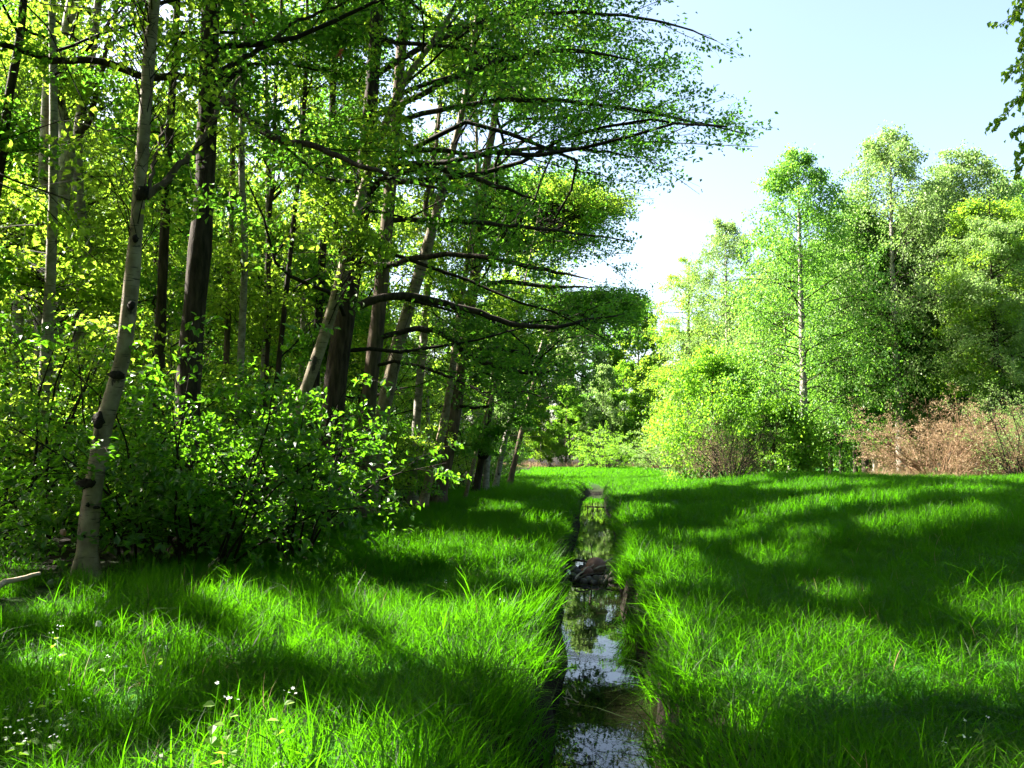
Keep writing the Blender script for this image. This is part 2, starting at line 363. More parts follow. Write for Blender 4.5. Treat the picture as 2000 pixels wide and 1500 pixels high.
TREE_STYLE = {
 # lens: length of limbs; up: bend; flat: layered sprays
 'birch': dict(nl=24, len=2.9, ang=0.95, up=-0.25, wob=0.35, m2=8, m3=4, m4=12, flat=0.8, size=0.098, ratio=0.75, h0=0.30, leaf='birch_leaf', jit=0.10, hang=0.7, lf=0.9),
 'oak':   dict(nl=26, len=4.6, ang=1.35, up=0.0, wob=0.6, m2=12, m3=5, m4=13, flat=0.30, size=0.095, ratio=0.62, h0=0.26, leaf='oak_leaf', jit=0.12, hang=0.1, lf=0.45),
}
def limb_profile(t, kind):
    if kind == 'birch': return np.interp(t, [0, .2, .5, .8, 1], [0.75, 1.0, .8, .45, .12])
    return np.interp(t, [0, .2, .7, 1], [0.8, 1.0, .85, .35])
def crown(P, R, style, r, keep=None, bias=(0, 0), extra=None, dens=1.0, over=None, offset=np.zeros(3), twigs=True, trim=None):
    st = dict(TREE_STYLE[style]);
    if over: st.update(over)
    nl = st['nl']; n = len(P)
    t = st['h0'] + (0.98 - st['h0']) * (np.arange(nl) + r.random(nl)) / nl
    f = t * (n - 1); i = np.clip(f.astype(int), 0, n - 2); u = (f - i)[:, None]
    S = P[i] * (1 - u) + P[i + 1] * u; rad = np.interp(f, np.arange(n), R)
    az = np.arange(nl) * 2.399 + r.normal(0, .4, nl)
    D = np.stack([np.cos(az) + bias[0], np.sin(az) + bias[1], np.zeros(nl)], 1)
    stretch = np.clip(np.linalg.norm(D, axis=1), 0.35, 1.7); D = norm(D)
    a = st['ang'] - 0.5 * (t - 0.5); D = D * np.sin(a)[:, None]; D[:, 2] = np.cos(a)
    tt = (t - st['h0']) / (1 - st['h0'])
    LL = st['len'] * limb_profile(tt, style) * stretch * r.uniform(.8, 1.2, nl)
    P1 = paths(S, D, LL, 9, st['up'], st['wob'], r)
    if keep is not None:
        sl = sunlit(P1.reshape(-1, 3)).reshape(P1.shape[:2]).mean(1); sl = sl <= max(.34, np.sort(sl)[min(9, len(sl) - 1)]); P1, LL, S, rad = P1[sl], LL[sl], S[sl], rad[sl]
    if trim is not None:
        for _ in range(9):
            bad = trim(P1 + 0 * offset)
            P1[bad] = S[bad][:, None] + (P1[bad] - S[bad][:, None]) * .86; LL = np.where(bad, LL * .86, LL)
    if extra is not None and len(extra):
        E = np.array([resample(e, 9) for e in extra]); LE = np.linalg.norm(E[:, -1] - E[:, 0], axis=1)
        P1x = np.concatenate([P1, E]); LLx = np.concatenate([LL, LE])
    else: P1x, LLx = P1, LL
    P2, L2, par2 = kids(P1x, st['m2'], .18, 1, .8, LLx * st['lf'] , 6, st['up'] * 1.2, .4, st['flat'], r)
    if keep is not None:
        ok2 = sunlit(P2[:, 1:].reshape(-1, 3)).reshape(len(P2), -1).sum(1) < 2; ok2[:4] = True; P2, L2 = P2[ok2], L2[ok2]
    if trim is not None:
        ok2 = (pix(P2[:, 5])[0] < bound_x(pix(P2[:, 5])[1]) + 30); P2, L2 = P2[ok2], L2[ok2]
    P3, L3, par3 = kids(P2, st['m3'], .15, 1, .7, np.minimum(L2 * .55, 0.9), 4, st['up'] * 1.5, .35, st['flat'], r)
    R1 = np.minimum(rad * .55, 0.010 + LL * 0.0075)[:, None] * np.linspace(1, .22, 9)[None]
    wood = Geo(); V, Q = tubes(P1, R1, 5); wood.add(V, Q)
    R2 = (0.003 + L2 * 0.004)[:, None] * np.linspace(1, .3, 6)[None]
    V, Q = tubes(P2[:, [0, 2, 5]], R2[:, [0, 2, 5]], 3); wood.add(V, Q)
    fol = Geo(); clump = r.random(len(P2))
    m4 = max(1, int(st['m4'] * dens))
    if keep is not None:
        mk = keep(P3[:, 2]); P3 = P3[mk]; par3 = par3[mk]
    if twigs and len(P3):
        V, Q = tubes(P3[:, [0, 3]], np.broadcast_to(np.array([.0035, .0018]), (len(P3), 2)), 3); wood.add(V, Q)
    nlv = leaf_cloud(fol, P3, m4, st['size'], st['ratio'], st['jit'], 0.35 + 0.75 * st['flat'], r, keep, tint=clump[par3], hang=st['hang'])
    return wood, fol, nlv

TOTAL = [0]
def bound_x(py):
    return np.interp(py, [-900, -300, 0, 60, 150, 230, 280, 330, 400, 450, 500, 560, 640, 700, 760, 800, 850, 880],
                         [1270, 1330, 1365, 1425, 1465, 1525, 1505, 1420, 1340, 1290, 1310, 1345, 1350, 1330, 1240, 1130, 1050, 1010])
def trim_limbs(P1):
    px, py = pix(P1); return (px > bound_x(py) - np.interp(py, [300, 420], [35, 90])).any(axis=1)
def make_keep(r, sil=False, near=9.3):
    def keep(C):
        ok = ~(sunlit(C) & (r.random(len(C)) < 0.985))
        G = shadow_point(C); sg = stream_s(G[:, 0], G[:, 1])                 # broken light on the floor of the wood
        ok &= ~((sg < -5.2) & (C[:, 2] > 3.6) & (noise2(G[:, 0] * 4.2, G[:, 1] * 4.2, 31) > .03) & (r.random(len(C)) < .88))
        sc = stream_s(C[:, 0], C[:, 1]); ok &= ~((sc > -1.4) & (sc < 2.6) & (C[:, 2] < 7.0) & (r.random(len(C)) < .30))    # light gap over the stream
        if sil:
            px, py = pix(C); b = bound_x(py) + r.normal(0, 16, len(C))
            ok &= (px < b - 25) | ((px < b + 45) & (r.random(len(C)) < 0.65))
            ok &= py < 890
            ok &= ~((C[:, 1] > 0) & (np.linalg.norm(C, axis=1) < near) & (px > -80) & (px < 2080) & (py > -80))
        return ok
    return keep
CROWNS = []
MARKS = [(104, 'the forked grey birch'), (165, 'the nearest pale birch'), (372, 'the oak with crooked limbs'), (476, 'the straight pale grey trunk'), (648, 'the thickest dark trunk'), (722, 'the leaning forked birch'), (840, 'the crossing pair of trunks'), (932, 'the trunk with the burl'), (996, 'the last leaning tree')]
def where(x, y):
    px = 1000 + FPX * x / y
    if px < 40: return 'by the left border' if px > -150 else 'beyond the left border'
    m = min(MARKS, key=lambda q: abs(q[0] - px)); d = px - m[0]
    return ('behind ' if abs(d) < 22 else 'behind and left of ' if d < 0 else 'behind and right of ') + m[1]
def wild_tree(name, label, px_pts, px_w, Y, height, bark, style, group=None, bias=(0, 0), limbs=(), dens=1.0, over=None, sil=True,
              lean_y=0.0, seed=None, base=None, k=12, cat='tree', carve=True, flare=1.5):
    """a tree whose visible trunk runs through picture points at distance Y (bottom to top), grown on to its full height"""
    r = np.random.default_rng(seed if seed is not None else int(abs(px_pts[0][0]) * 7 + abs(Y) * 100))
    pts = [at(px, py, Y + lean_y * i) for i, (px, py) in enumerate(px_pts)]
    if base is None:
        b = pts[0].copy(); sl = (pts[1] - pts[0]) / max(pts[1][2] - pts[0][2], .1); g = terrain(b[0], b[1])
        if b[2] - g > 0.25:
            b = b - sl * 0.6 * (b[2] - g); b[2] = terrain(b[0], b[1]); pts = [b] + pts; px_w = [px_w[0] * 1.08] + list(px_w)
        else: pts[0][2] = g
    pts[0][2] -= 0.08
    rad = [w * Y / FPX / 2 * .88 for w in px_w]; flare = max(flare, 1.75)
    top = pts[-1]; d = norm(pts[-1] - pts[-2]); g0 = pts[0][2]
    q = top.copy()
    while q[2] - g0 < height - 0.4:
        d = norm(d * np.array([.88, .88, 1]) + np.array([r.normal(0, .05), r.normal(0, .05), .12]))
        q = q + d * min(1.6, max(height - (q[2] - g0), .3)); pts.append(q.copy()); rad.append(0)
    nv = len(px_w); hz = np.array([p[2] for p in pts]); h1 = hz[nv - 1]
    for i in range(nv, len(pts)): rad[i] = max(rad[nv - 1] * (1 - (hz[i] - h1) / (hz[-1] - h1 + .01)) ** .8, .012)
    n = 44; P = resample(pts, n); dd = np.concatenate([[0], np.cumsum(np.linalg.norm(np.diff(np.array(pts), axis=0), axis=1))])
    R = np.interp(np.linspace(0, dd[-1], n), dd, rad)
    e = thing(name, label, cat, pts[0] + np.array([0, 0, .08]), group)
    off = np.array(e.location)
    g = Geo(); V, Q = trunk_geo(P - off, R, k, r, flare); g.add(V, Q); put('trunk', g.mesh('trunk', M[bark], True), e)
    ex = []
    for lp, lw, ly in limbs:
        if lp[-1][0] > 1050: lp, lw = lp[:-1], list(lw[:-2]) + [2]
        lw2 = np.array(lw) * Y / FPX / 2
        Lp = np.array([at(px, py, Y + (ly * j / (len(lp) - 1))) for j, (px, py) in enumerate(lp)])
        Lr = resample(Lp, 26); Lr[1:-1] += r.normal(0, .012, (24, 3))
        V, Q = tubes((Lr - off)[None], polyR(lw2, 26)[None], 8); gg = Geo(); gg.add(V, Q)
        put('branch', gg.mesh('branch', M['dark_bark'] if bark != 'birch_bark' else M['brown_bark'], True), e); ex.append(Lr)
    keep = make_keep(r, sil) if carve else None
    wood, fol, nl = crown(P, R, style, r, keep, bias, ex, dens, over, trim=trim_limbs if sil else None, twigs=Y < 22)
    CROWNS.append(dict(e=e, off=off, fol=fol, mat=(over or {}).get('leaf', TREE_STYLE[style]['leaf']), P=P, wood=wood, size=(over or {}).get('size', TREE_STYLE[style]['size']), sil=sil))
    TOTAL[0] += nl
    return e
def whole_tree(name, label, x, y, height, r0, bark, style, lean=(0, 0), **kw):
    """a tree given by its place: builds its own picture-free trunk"""
    r = np.random.default_rng(int(abs(x * 131 + y * 977)) + 3); z = float(terrain(x, y))
    n = 44; t = np.linspace(0, 1, n)
    P = np.stack([x + lean[0] * t ** 1.3 + .25 * np.sin(t * 5 + r.random() * 6) * t, y + lean[1] * t + .25 * np.sin(t * 4 + r.random() * 6) * t, z - .08 + height * t], 1)
    R = r0 * (1 - t) ** .75 + .012
    e = thing(name, label, 'tree', (x, y, z), kw.get('group')); off = np.array(e.location)
    g = Geo(); V, Q = trunk_geo(P - off, R, 10, r); g.add(V, Q); put('trunk', g.mesh('trunk', M[bark], True), e)
    keep = kw['keep'] if 'keep' in kw else (make_keep(r, kw.get('sil', True)) if kw.get('carve', True) else None)
    wood, fol, nl = crown(P, R, style, r, keep, kw.get('bias', (0, 0)), None, kw.get('dens', 1), kw.get('over'), twigs=kw.get('twigs', True), trim=kw.get('trim'))
    ov = kw.get('over') or {}
    CROWNS.append(dict(e=e, off=off, fol=fol, mat=ov.get('leaf', TREE_STYLE[style]['leaf']), P=P, wood=wood, size=ov.get('size', TREE_STYLE[style]['size']), sil=kw.get('sil', True)))
    TOTAL[0] += nl; return e

def shrub(name, label, x, y, h, rad, leaf, size, nst=9, m2=7, m3=4, m4=8, group=None, seed=1, flat=.35, up=-.5, two=False, twig='twig', jit=.06, ratio=.62, spread=.55, lf=.5, cat='shrub', loc_z=None, keep=None, single_leaves=0):
    r = np.random.default_rng(seed); z = float(terrain(x, y)) if loc_z is None else loc_z
    az = np.arange(nst) * 2.399 + r.normal(0, .5, nst); rr = rad * .25 * np.sqrt(r.random(nst))
    S = np.stack([np.cos(az) * rr, np.sin(az) * rr, np.full(nst, -.05)], 1)
    sp = spread * np.sqrt((np.arange(nst) + .5) / nst) * 1.3
    D = np.stack([np.cos(az) * sp * rad / h * 1.6, np.sin(az) * sp * rad / h * 1.6, np.ones(nst)], 1)
    L1 = h * r.uniform(.75, 1.15, nst)
    P1 = paths(S, D, L1, 9, up, .35, r)
    P2, L2, p2 = kids(P1, m2, .1, 1, .85, L1 * lf, 6, up * .6, .35, flat + .3, r)
    P3, L3, p3 = kids(P2, m3, .15, 1, .75, np.minimum(L2 * .6, .7), 4, up * .5, .3, flat, r)
    e = thing(name, label, cat, (x, y, z), group)
    off = np.array(e.location)
    w = Geo(); V, Q = tubes(P1, (h * .006 + .004) * np.linspace(1, .3, 9)[None], 5); w.add(V, Q)
    V, Q = tubes(P2[:, [0, 2, 5]], np.broadcast_to(.005 * np.linspace(1, .4, 3), (len(P2), 3)), 3); w.add(V, Q)
    V, Q = tubes(P3[:, [0, 3]], np.broadcast_to(np.array([.003, .0014]), (len(P3), 2)), 3); w.add(V, Q)
    put('stem', w.mesh('stem', M[twig], True), e)
    f = Geo(); cl = r.random(len(P2)); picked = []
    kp = None if keep is None else (lambda C: keep(C + off))
    leaf_cloud(f, P3, m4, size, ratio, jit, .45, r, kp, two=two, tint=cl[p3], hang=.15, pick=(picked, single_leaves) if single_leaves else None)
    put('foliage', f.mesh('foliage', M[leaf]), e, 'stuff' if single_leaves else None)
    if picked:
        lm = []
        for q in range(4):
            V, Q, _ = leaves(np.zeros((1, 3)), [size * (.9 + .14 * q)], [size * (.9 + .14 * q) * ratio], np.array([[1., 0, 0]]), np.array([[0, 0, 1.]]), .2, True); gg = Geo(); gg.add(V, Q, np.full(len(V), q / 3)); lm.append(gg.mesh('leaf', M[leaf]))
        for j, (c, t) in enumerate(picked):
            o = put('leaf', lm[j % 4], e); o.location = tuple(c); o.rotation_euler = (r.normal(0, .35), r.normal(.15, .35), math.atan2(t[1], t[0]) + r.normal(0, .6))
    return e

# ------------------------------------------------------------------ ground
def build_ground():
    a = np.concatenate([np.arange(0, 1.4, .09), np.arange(1.4, 6, .3), np.arange(6, 30, 1.0), np.array([30, 34, 40, 50, 70, 100, 150, 250, 500])])
    s = np.concatenate([-a[::-1][:-1], a]); y = np.concatenate([[-300, -100, -40, -20, -10], np.arange(-5, 14, .2), np.arange(14, 45, .4), np.arange(45, 120, 2.5), [125, 140, 170, 220, 300, 500, 900]])
    S, Yg = np.meshgrid(s, y); off = SL * Yg + .03 + .04 * np.sin(Yg * .8 + 1) + .05 * np.sin(Yg * .31)
    X = S + off; Z = terrain(X, Yg)
    V = np.stack([X, Yg, Z], -1).reshape(-1, 3); ny, nx = S.shape; idx = np.arange(ny * nx).reshape(ny, nx)
    Q = np.stack([idx[:-1, :-1], idx[:-1, 1:], idx[1:, 1:], idx[1:, :-1]], -1).reshape(-1, 4)
    m, nt, N, L = new_mat('soil'); out = N.new('ShaderNodeOutputMaterial'); p = N.new('ShaderNodeBsdfPrincipled'); p.inputs['Roughness'].default_value = .95
    p.inputs['Specular IOR Level'].default_value = 0.1
    atn = N.new('ShaderNodeAttribute'); atn.attribute_name = 'tint'
    ge = N.new('ShaderNodeNewGeometry')
    nz = N.new('ShaderNodeTexNoise'); nz.inputs['Scale'].default_value = 9; nz.inputs['Detail'].default_value = 8; L.new(ge.outputs['Position'], nz.inputs['Vector'])
    r1 = N.new('ShaderNodeValToRGB'); r1.color_ramp.elements[0].color = (.006, .005, .003, 1); r1.color_ramp.elements[0].position = .35
    r1.color_ramp.elements[1].color = (.016, .012, .007, 1); r1.color_ramp.elements[1].position = .7
    r2 = N.new('ShaderNodeValToRGB'); r2.color_ramp.elements[0].color = (.012, .05, .005, 1); r2.color_ramp.elements[0].position = .35
    r2.color_ramp.elements[1].color = (.03, .12, .006, 1); r2.color_ramp.elements[1].position = .7
    L.new(nz.outputs['Fac'], r1.inputs[0]); L.new(nz.outputs['Fac'], r2.inputs[0])
    mi = N.new('ShaderNodeMix'); mi.data_type = 'RGBA'; L.new(atn.outputs['Fac'], mi.inputs['Factor'])
    L.new(r1.outputs[0], mi.inputs['A']); L.new(r2.outputs[0], mi.inputs['B']); L.new(mi.outputs['Result'], p.inputs['Base Color'])
    b = N.new('ShaderNodeBump'); b.inputs['Strength'].default_value = .8; b.inputs['Distance'].default_value = .05; L.new(nz.outputs['Fac'], b.inputs['Height']); L.new(b.outputs[0], p.inputs['Normal'])
    L.new(p.outputs[0], out.inputs[0])
    ss = stream_s(V[:, 0], V[:, 1])
    meadow = sstep(ss, -6.6, -5.2) * sstep(np.abs(ss), .7, 1.0)
    meadow = np.maximum(meadow, sstep(V[:, 1], 45, 52) * sstep(ss, -6.6, -5.2))
    meadow *= 1 - np.clip(sstep(V[:, 1], 96, 104), 0, 1)
    g = Geo(); g.add(V, Q, meadow); put('ground', g.mesh('ground', m, True), None, 'structure')
build_ground()

# ------------------------------------------------------------------ stream water
WZ = -0.52
def build_water():
    y = np.concatenate([np.arange(-3, 46, .25)]); s = np.linspace(-.72, .72, 9)
    S, Yg = np.meshgrid(s, y); X = S + SL * Yg + .03 + .04 * np.sin(Yg * .8 + 1) + .05 * np.sin(Yg * .31)
    Z = np.where(Yg > 15.3, WZ + .035, WZ) + 0 * S
    V = np.stack([X, Yg, Z], -1).reshape(-1, 3); ny, nx = S.shape; idx = np.arange(ny * nx).reshape(ny, nx)
    Q = np.stack([idx[:-1, :-1], idx[:-1, 1:], idx[1:, 1:], idx[1:, :-1]], -1).reshape(-1, 4)
    m, nt, N, L = new_mat('stream_water'); out = N.new('ShaderNodeOutputMaterial'); p = N.new('ShaderNodeBsdfPrincipled')
    p.inputs['Base Color'].default_value = (.006, .006, .003, 1); p.inputs['Roughness'].default_value = .015; p.inputs['IOR'].default_value = 1.33
    p.inputs['Specular IOR Level'].default_value = .5
    ge = N.new('ShaderNodeNewGeometry'); mp = N.new('ShaderNodeMapping'); mp.inputs['Scale'].default_value = (9, 5, 1); L.new(ge.outputs['Position'], mp.inputs['Vector'])
    nz = N.new('ShaderNodeTexNoise'); nz.inputs['Scale'].default_value = 1; nz.inputs['Detail'].default_value = 3; L.new(mp.outputs[0], nz.inputs['Vector'])
    b = N.new('ShaderNodeBump'); b.inputs['Strength'].default_value = .016; b.inputs['Distance'].default_value = .02
    L.new(nz.outputs['Fac'], b.inputs['Height']); L.new(b.outputs[0], p.inputs['Normal']); L.new(p.outputs[0], out.inputs[0])
    g = Geo(); g.add(V, Q); put('stream', g.mesh('stream', m, True), None, 'structure')
build_water()

# ------------------------------------------------------------------ grass (one object, instanced tufts)
def tuft_mesh(name, seed, nb, rad, h, w, lean, mat, stalk=0):
    r = np.random.default_rng(seed); a = r.random(nb) * 6.283; q = rad * np.sqrt(r.random(nb))
    S = np.stack([np.cos(a) * q, np.sin(a) * q, np.full(nb, -.03)], 1)
    hh = h * r.uniform(.45, 1.15, nb); az = r.random(nb) * 6.283
    ln = lean * r.gamma(2.0, .5, nb)
    out = np.stack([np.cos(az), np.sin(az), np.zeros(nb)], 1)
    lv = np.array([0, .38, .72, 1.0]); wf = np.array([1, .9, .6, .08])
    bend = (lv[None] ** 2) * ln[:, None]
    zz = hh[:, None] * lv[None] * (1 - .35 * np.minimum(ln, 1.6)[:, None] * lv[None] ** 2)
    P = S[:, None] + out[:, None] * (hh[:, None] * bend)[..., None]; P[:, :, 2] += zz
    sd = r.random(nb) * 6.283; b = np.stack([np.cos(sd), np.sin(sd), np.zeros(nb)], 1)
    ww = (w * r.uniform(.6, 1.3, nb))[:, None] * wf[None] * .5
    V = np.stack([P - b[:, None] * ww[..., None], P + b[:, None] * ww[..., None]], 2).reshape(-1, 3)
    o = (np.arange(nb) * 8)[:, None, None]; k = np.arange(3)[None, :, None] * 2
    Q = (o + k + np.array([0, 1, 3, 2])[None, None]).reshape(-1, 4)
    g = Geo(); g.add(V, Q, np.repeat(r.random(nb), 8)); return g.mesh(name, M[mat], True)
def instance_field(name, protos, pts, rot, scl, idx, kind='stuff'):
    pc = bpy.data.collections.new(name + '_tufts')
    for i, me in enumerate(protos):
        o = bpy.data.objects.new('%s_tuft_%02d' % (name, i), me); pc.objects.link(o)
    me = bpy.data.meshes.new(name); me.vertices.add(len(pts)); me.vertices.foreach_set('co', np.asarray(pts, np.float32).ravel())
    a = me.attributes.new('rot', 'FLOAT_VECTOR', 'POINT'); a.data.foreach_set('vector', np.asarray(rot, np.float32).ravel())
    a = me.attributes.new('scl', 'FLOAT_VECTOR', 'POINT'); a.data.foreach_set('vector', np.asarray(scl, np.float32).ravel())
    a = me.attributes.new('idx', 'INT', 'POINT'); a.data.foreach_set('value', np.asarray(idx, np.int32))
    o = put(name, me, None, kind)
    ng = bpy.data.node_groups.new(name + '_nodes', 'GeometryNodeTree')
    ng.interface.new_socket('Geometry', in_out='INPUT', socket_type='NodeSocketGeometry'); ng.interface.new_socket('Geometry', in_out='OUTPUT', socket_type='NodeSocketGeometry')
    N = ng.nodes; L = ng.links; gi = N.new('NodeGroupInput'); go = N.new('NodeGroupOutput')
    ci = N.new('GeometryNodeCollectionInfo'); ci.inputs['Collection'].default_value = pc; ci.inputs['Separate Children'].default_value = True; ci.inputs['Reset Children'].default_value = True
    ip = N.new('GeometryNodeInstanceOnPoints'); ip.inputs['Pick Instance'].default_value = True
    def na(nm, t):
        n = N.new('GeometryNodeInputNamedAttribute'); n.data_type = t; n.inputs['Name'].default_value = nm; return n.outputs['Attribute']
    e2r = N.new('FunctionNodeEulerToRotation'); L.new(na('rot', 'FLOAT_VECTOR'), e2r.inputs[0])
    L.new(gi.outputs[0], ip.inputs['Points']); L.new(ci.outputs[0], ip.inputs['Instance']); L.new(na('idx', 'INT'), ip.inputs['Instance Index'])
    L.new(e2r.outputs[0], ip.inputs['Rotation']); L.new(na('scl', 'FLOAT_VECTOR'), ip.inputs['Scale']); L.new(ip.outputs[0], go.inputs[0])
    md = o.modifiers.new('tufts', 'NODES'); md.node_group = ng
    return o
def build_grass():
    r = np.random.default_rng(3)
    protos = []
    for i in range(6): protos.append(tuft_mesh('near', 20 + i, 64, .15, .35, .0068, .55, 'grass'))          # 0-5 near
    for i in range(3): protos.append(tuft_mesh('tall', 40 + i, 22, .10, .60, .0105, .85, 'grass'))          # 6-8 tall
    for i in range(4): protos.append(tuft_mesh('mid', 60 + i, 60, .26, .34, .012, .55, 'grass'))            # 9-12 mid
    for i in range(3): protos.append(tuft_mesh('far', 80 + i, 60, .55, .36, .028, .5, 'grass'))             # 13-15 far
    for i in range(2): protos.append(tuft_mesh('straw', 95 + i, 5, .15, .42, .0055, .9, 'dry_grass'))
    pts = []; rot = []; scl = []; idx = []
    def zone(y0, y1, dens, ids, sbase, wide=.72, pad=1.0):
        A = 0.5 * (y1 - y0) * 2 * (wide * (y0 + y1) / 2 + pad) * 2
        n = int(A * dens / 1.0 * .5 * 2)
        y = np.sqrt(r.random(n) * (y1 ** 2 - y0 ** 2) + y0 ** 2) if y0 > 0 else r.random(n) * (y1 - y0) + y0
        x = (r.random(n) * 2 - 1) * (wide * np.abs(y) + pad)
        s = stream_s(x, y); a = np.abs(s)
        edge = -5.7 + .5 * noise2(x, y, 5)
        ok = (a > np.interp(y, [5, 9, 14, 20, 32], [.43, .49, .57, .64, .68]) - .04 * (s > 0) + .05 * np.sin(y * 3)) | (y > 46)
        ok &= (s > edge) | (r.random(n) < np.where(s > edge - 1.0, .25, 0.03))
        ok &= y < 99 + 3 * np.sin(x * .3)
        ok &= ~((y > 41) & (x > 9 + .1 * (y - 40) + noise2(x, y, 8)) & (y < 99))
        if ids[0] == 16: ok &= (a > 1.1) & (s > -5)
        x, y, s, a = x[ok], y[ok], s[ok], a[ok]; n = len(x)
        z = terrain(x, y)
        hs = sbase * (.85 + .30 * noise2(x, y, 2) + .28 * noise2(x * 3, y * 3, 12)) * r.uniform(.75, 1.2, n)
        bank = np.exp(-((a - .62) / .30) ** 2) * (y < 46)
        hs = hs * (1 + np.interp(y, [9, 16, 30], [.3, 0, -.35]) * bank)
        tilt = bank * np.interp(y, [8, 15], [.5, .7]) * np.sign(s)                                         # blades hang over the water
        rz = r.random(n) * 6.283
        pts.append(np.stack([x, y, z], 1))
        # tilt about the stream axis (roughly y): rotation vector as XYZ euler, z last
        ca, sa = np.cos(rz), np.sin(rz)
        rot.append(np.stack([r.normal(0, .08, n), -tilt + r.normal(0, .08, n), np.where(bank > .3, r.normal(0, .3, n) + np.where(r.random(n) < .5, 0, 0), rz)], 1))
        wsc = r.uniform(.9, 1.25, n); scl.append(np.stack([wsc, wsc, np.clip(hs, .45, 1.7)], 1))
        idx.append(r.choice(ids, n))
    zone(1.5, 9, 34, [0, 1, 2, 3, 4, 5], .95); zone(1.5, 9, 2.8, [6, 7, 8], .85)
    zone(9, 18, 26, [0, 1, 2, 3, 4, 5], 1.0); zone(9, 18, 1.4, [6, 7, 8], .85); zone(1.5, 14, 1.6, [16, 17], .9)
    zone(18, 32, 13, [9, 10, 11, 12], 1.0)
    zone(32, 55, 6, [9, 10, 11, 12], 1.0); zone(55, 104, 2.0, [13, 14, 15], .9)
    P = np.concatenate(pts); print('grass tufts', len(P))
    o = instance_field('meadow_grass', protos, P, np.concatenate(rot), np.concatenate(scl), np.concatenate(idx))
    o['label'] = 'lush green meadow grass on both banks of the stream'
build_grass()

# ------------------------------------------------------------------ the wood on the left: trees one can tell apart
B1 = 'birch_bark'; BG = 'birch_bark_grey'; DK = 'dark_bark'; BR = 'brown_bark'
e_birch = wild_tree('birch_tree', 'nearest pale birch with dark knots and a curved trunk rising from the grass', [(166,1140),(176,1000),(188,920),(206,815),(236,715),(252,600),(266,450),(278,300),(290,130),(302,0)], [43,40,38,38,33,33,31,28,27,26], 10.3, 17, B1, 'birch', seed=1, dens=.9,
  limbs=[([(285,385),(330,345),(375,300),(405,255),(430,205),(470,150)], [15,14,12,11,9,5], 1.0), ([(290,380),(298,330),(310,270),(330,220),(345,150)], [9,7,6,5,3], .6)], k=16, over=dict(h0=.42))
e_oak = wild_tree('oak_tree', 'dark straight oak trunk behind the bushes with crooked limbs to both sides', [(372,1040),(366,800),(380,600),(398,400),(406,200),(412,0)], [58,54,50,47,42,40], 13, 19, DK, 'oak', seed=2, bias=(.35,-.1), k=14, dens=.9,
  limbs=[([(398,165),(350,148),(300,152),(250,140),(190,118),(120,118),(60,104),(10,86),(-60,80)], [17,16,15,16,14,13,12,11,9], -1.5),
         ([(415,185),(450,205),(500,245),(550,275),(620,287),(665,308),(720,328),(800,355),(880,372)], [18,17,15,14,12,10,8,6,4], -2.0),
         ([(405,165),(440,138),(490,105),(530,85),(570,45),(640,18),(720,-20)], [14,12,10,9,7,5,3], .8),
         ([(412,210),(440,165),(480,130),(540,125),(620,135),(700,150)], [10,9,8,7,5,3], 1.5)], over=dict(h0=.42, len=4.4))
wild_tree('forked_birch', 'grey birch with a bent trunk that forks near the upper left corner', [(104,640),(112,480),(122,360),(132,285),(112,190),(122,100),(142,0)], [38,37,36,37,28,26,24], 18, 19, BG, 'birch', seed=3, dens=.8,
  limbs=[([(150,262),(175,235),(188,180),(205,110),(225,30),(240,-40)], [12,11,10,9,8,6], .5)], over=dict(h0=.5))
wild_tree('birch_tree', 'slim wavy grey birch close beside the forked birch', [(160,600),(168,520),(156,410),(150,300),(160,215),(178,110),(192,0)], [27,27,25,24,22,20,18], 18.6, 18, BG, 'birch', seed=4, dens=.8, over=dict(h0=.5))
wild_tree('alder_tree', 'thin dark trunk leaning at the upper left edge', [(-30,520),(0,330),(16,200),(36,90),(46,0)], [22,20,19,18,17], 13.5, 16, DK, 'oak', seed=5, dens=.5, over=dict(h0=.5, len=3.2))
wild_tree('birch_tree', 'pale birch trunk at the left edge behind the thin leaning trunk', [(34,720),(34,560),(30,420),(24,300),(38,150),(48,60)], [24,23,22,21,20,18], 21, 18, BG, 'birch', seed=6, dens=.8, over=dict(h0=.5))
wild_tree('alder_tree', 'slim brown trunk just right of the dark oak trunk', [(440,760),(446,600),(452,430),(455,250),(460,100),(462,0)], [14,14,13,12,11,10], 21, 18, BR, 'birch', seed=7, dens=.7, over=dict(h0=.5))
wild_tree('birch_tree', 'straight pale grey trunk second to the right of the dark oak', [(462,860),(470,700),(478,500),(472,340),(474,170),(476,0)], [17,16,16,15,14,13], 19, 18, BG, 'birch', seed=8, dens=.7, over=dict(h0=.5))
wild_tree('alder_tree', 'thin dark double curved trunk in the middle of the left wood', [(520,740),(526,600),(524,460),(534,330),(538,180),(548,40)], [10,10,10,9,9,8], 21, 16, DK, 'birch', seed=9, dens=.7, over=dict(h0=.5))
wild_tree('alder_tree', 'slender dark trunk slanting right in the middle of the left wood', [(540,760),(556,600),(574,430),(590,260),(600,90)], [12,12,11,10,9], 20, 17, DK, 'birch', seed=10, dens=.7, over=dict(h0=.5))
wild_tree('alder_tree', 'straight dark trunk left of the pair of thick dark trunks', [(622,620),(632,470),(642,350),(650,190),(656,0)], [18,17,17,15,14], 23, 19, DK, 'oak', seed=11, dens=.6, over=dict(h0=.5, len=3.4))
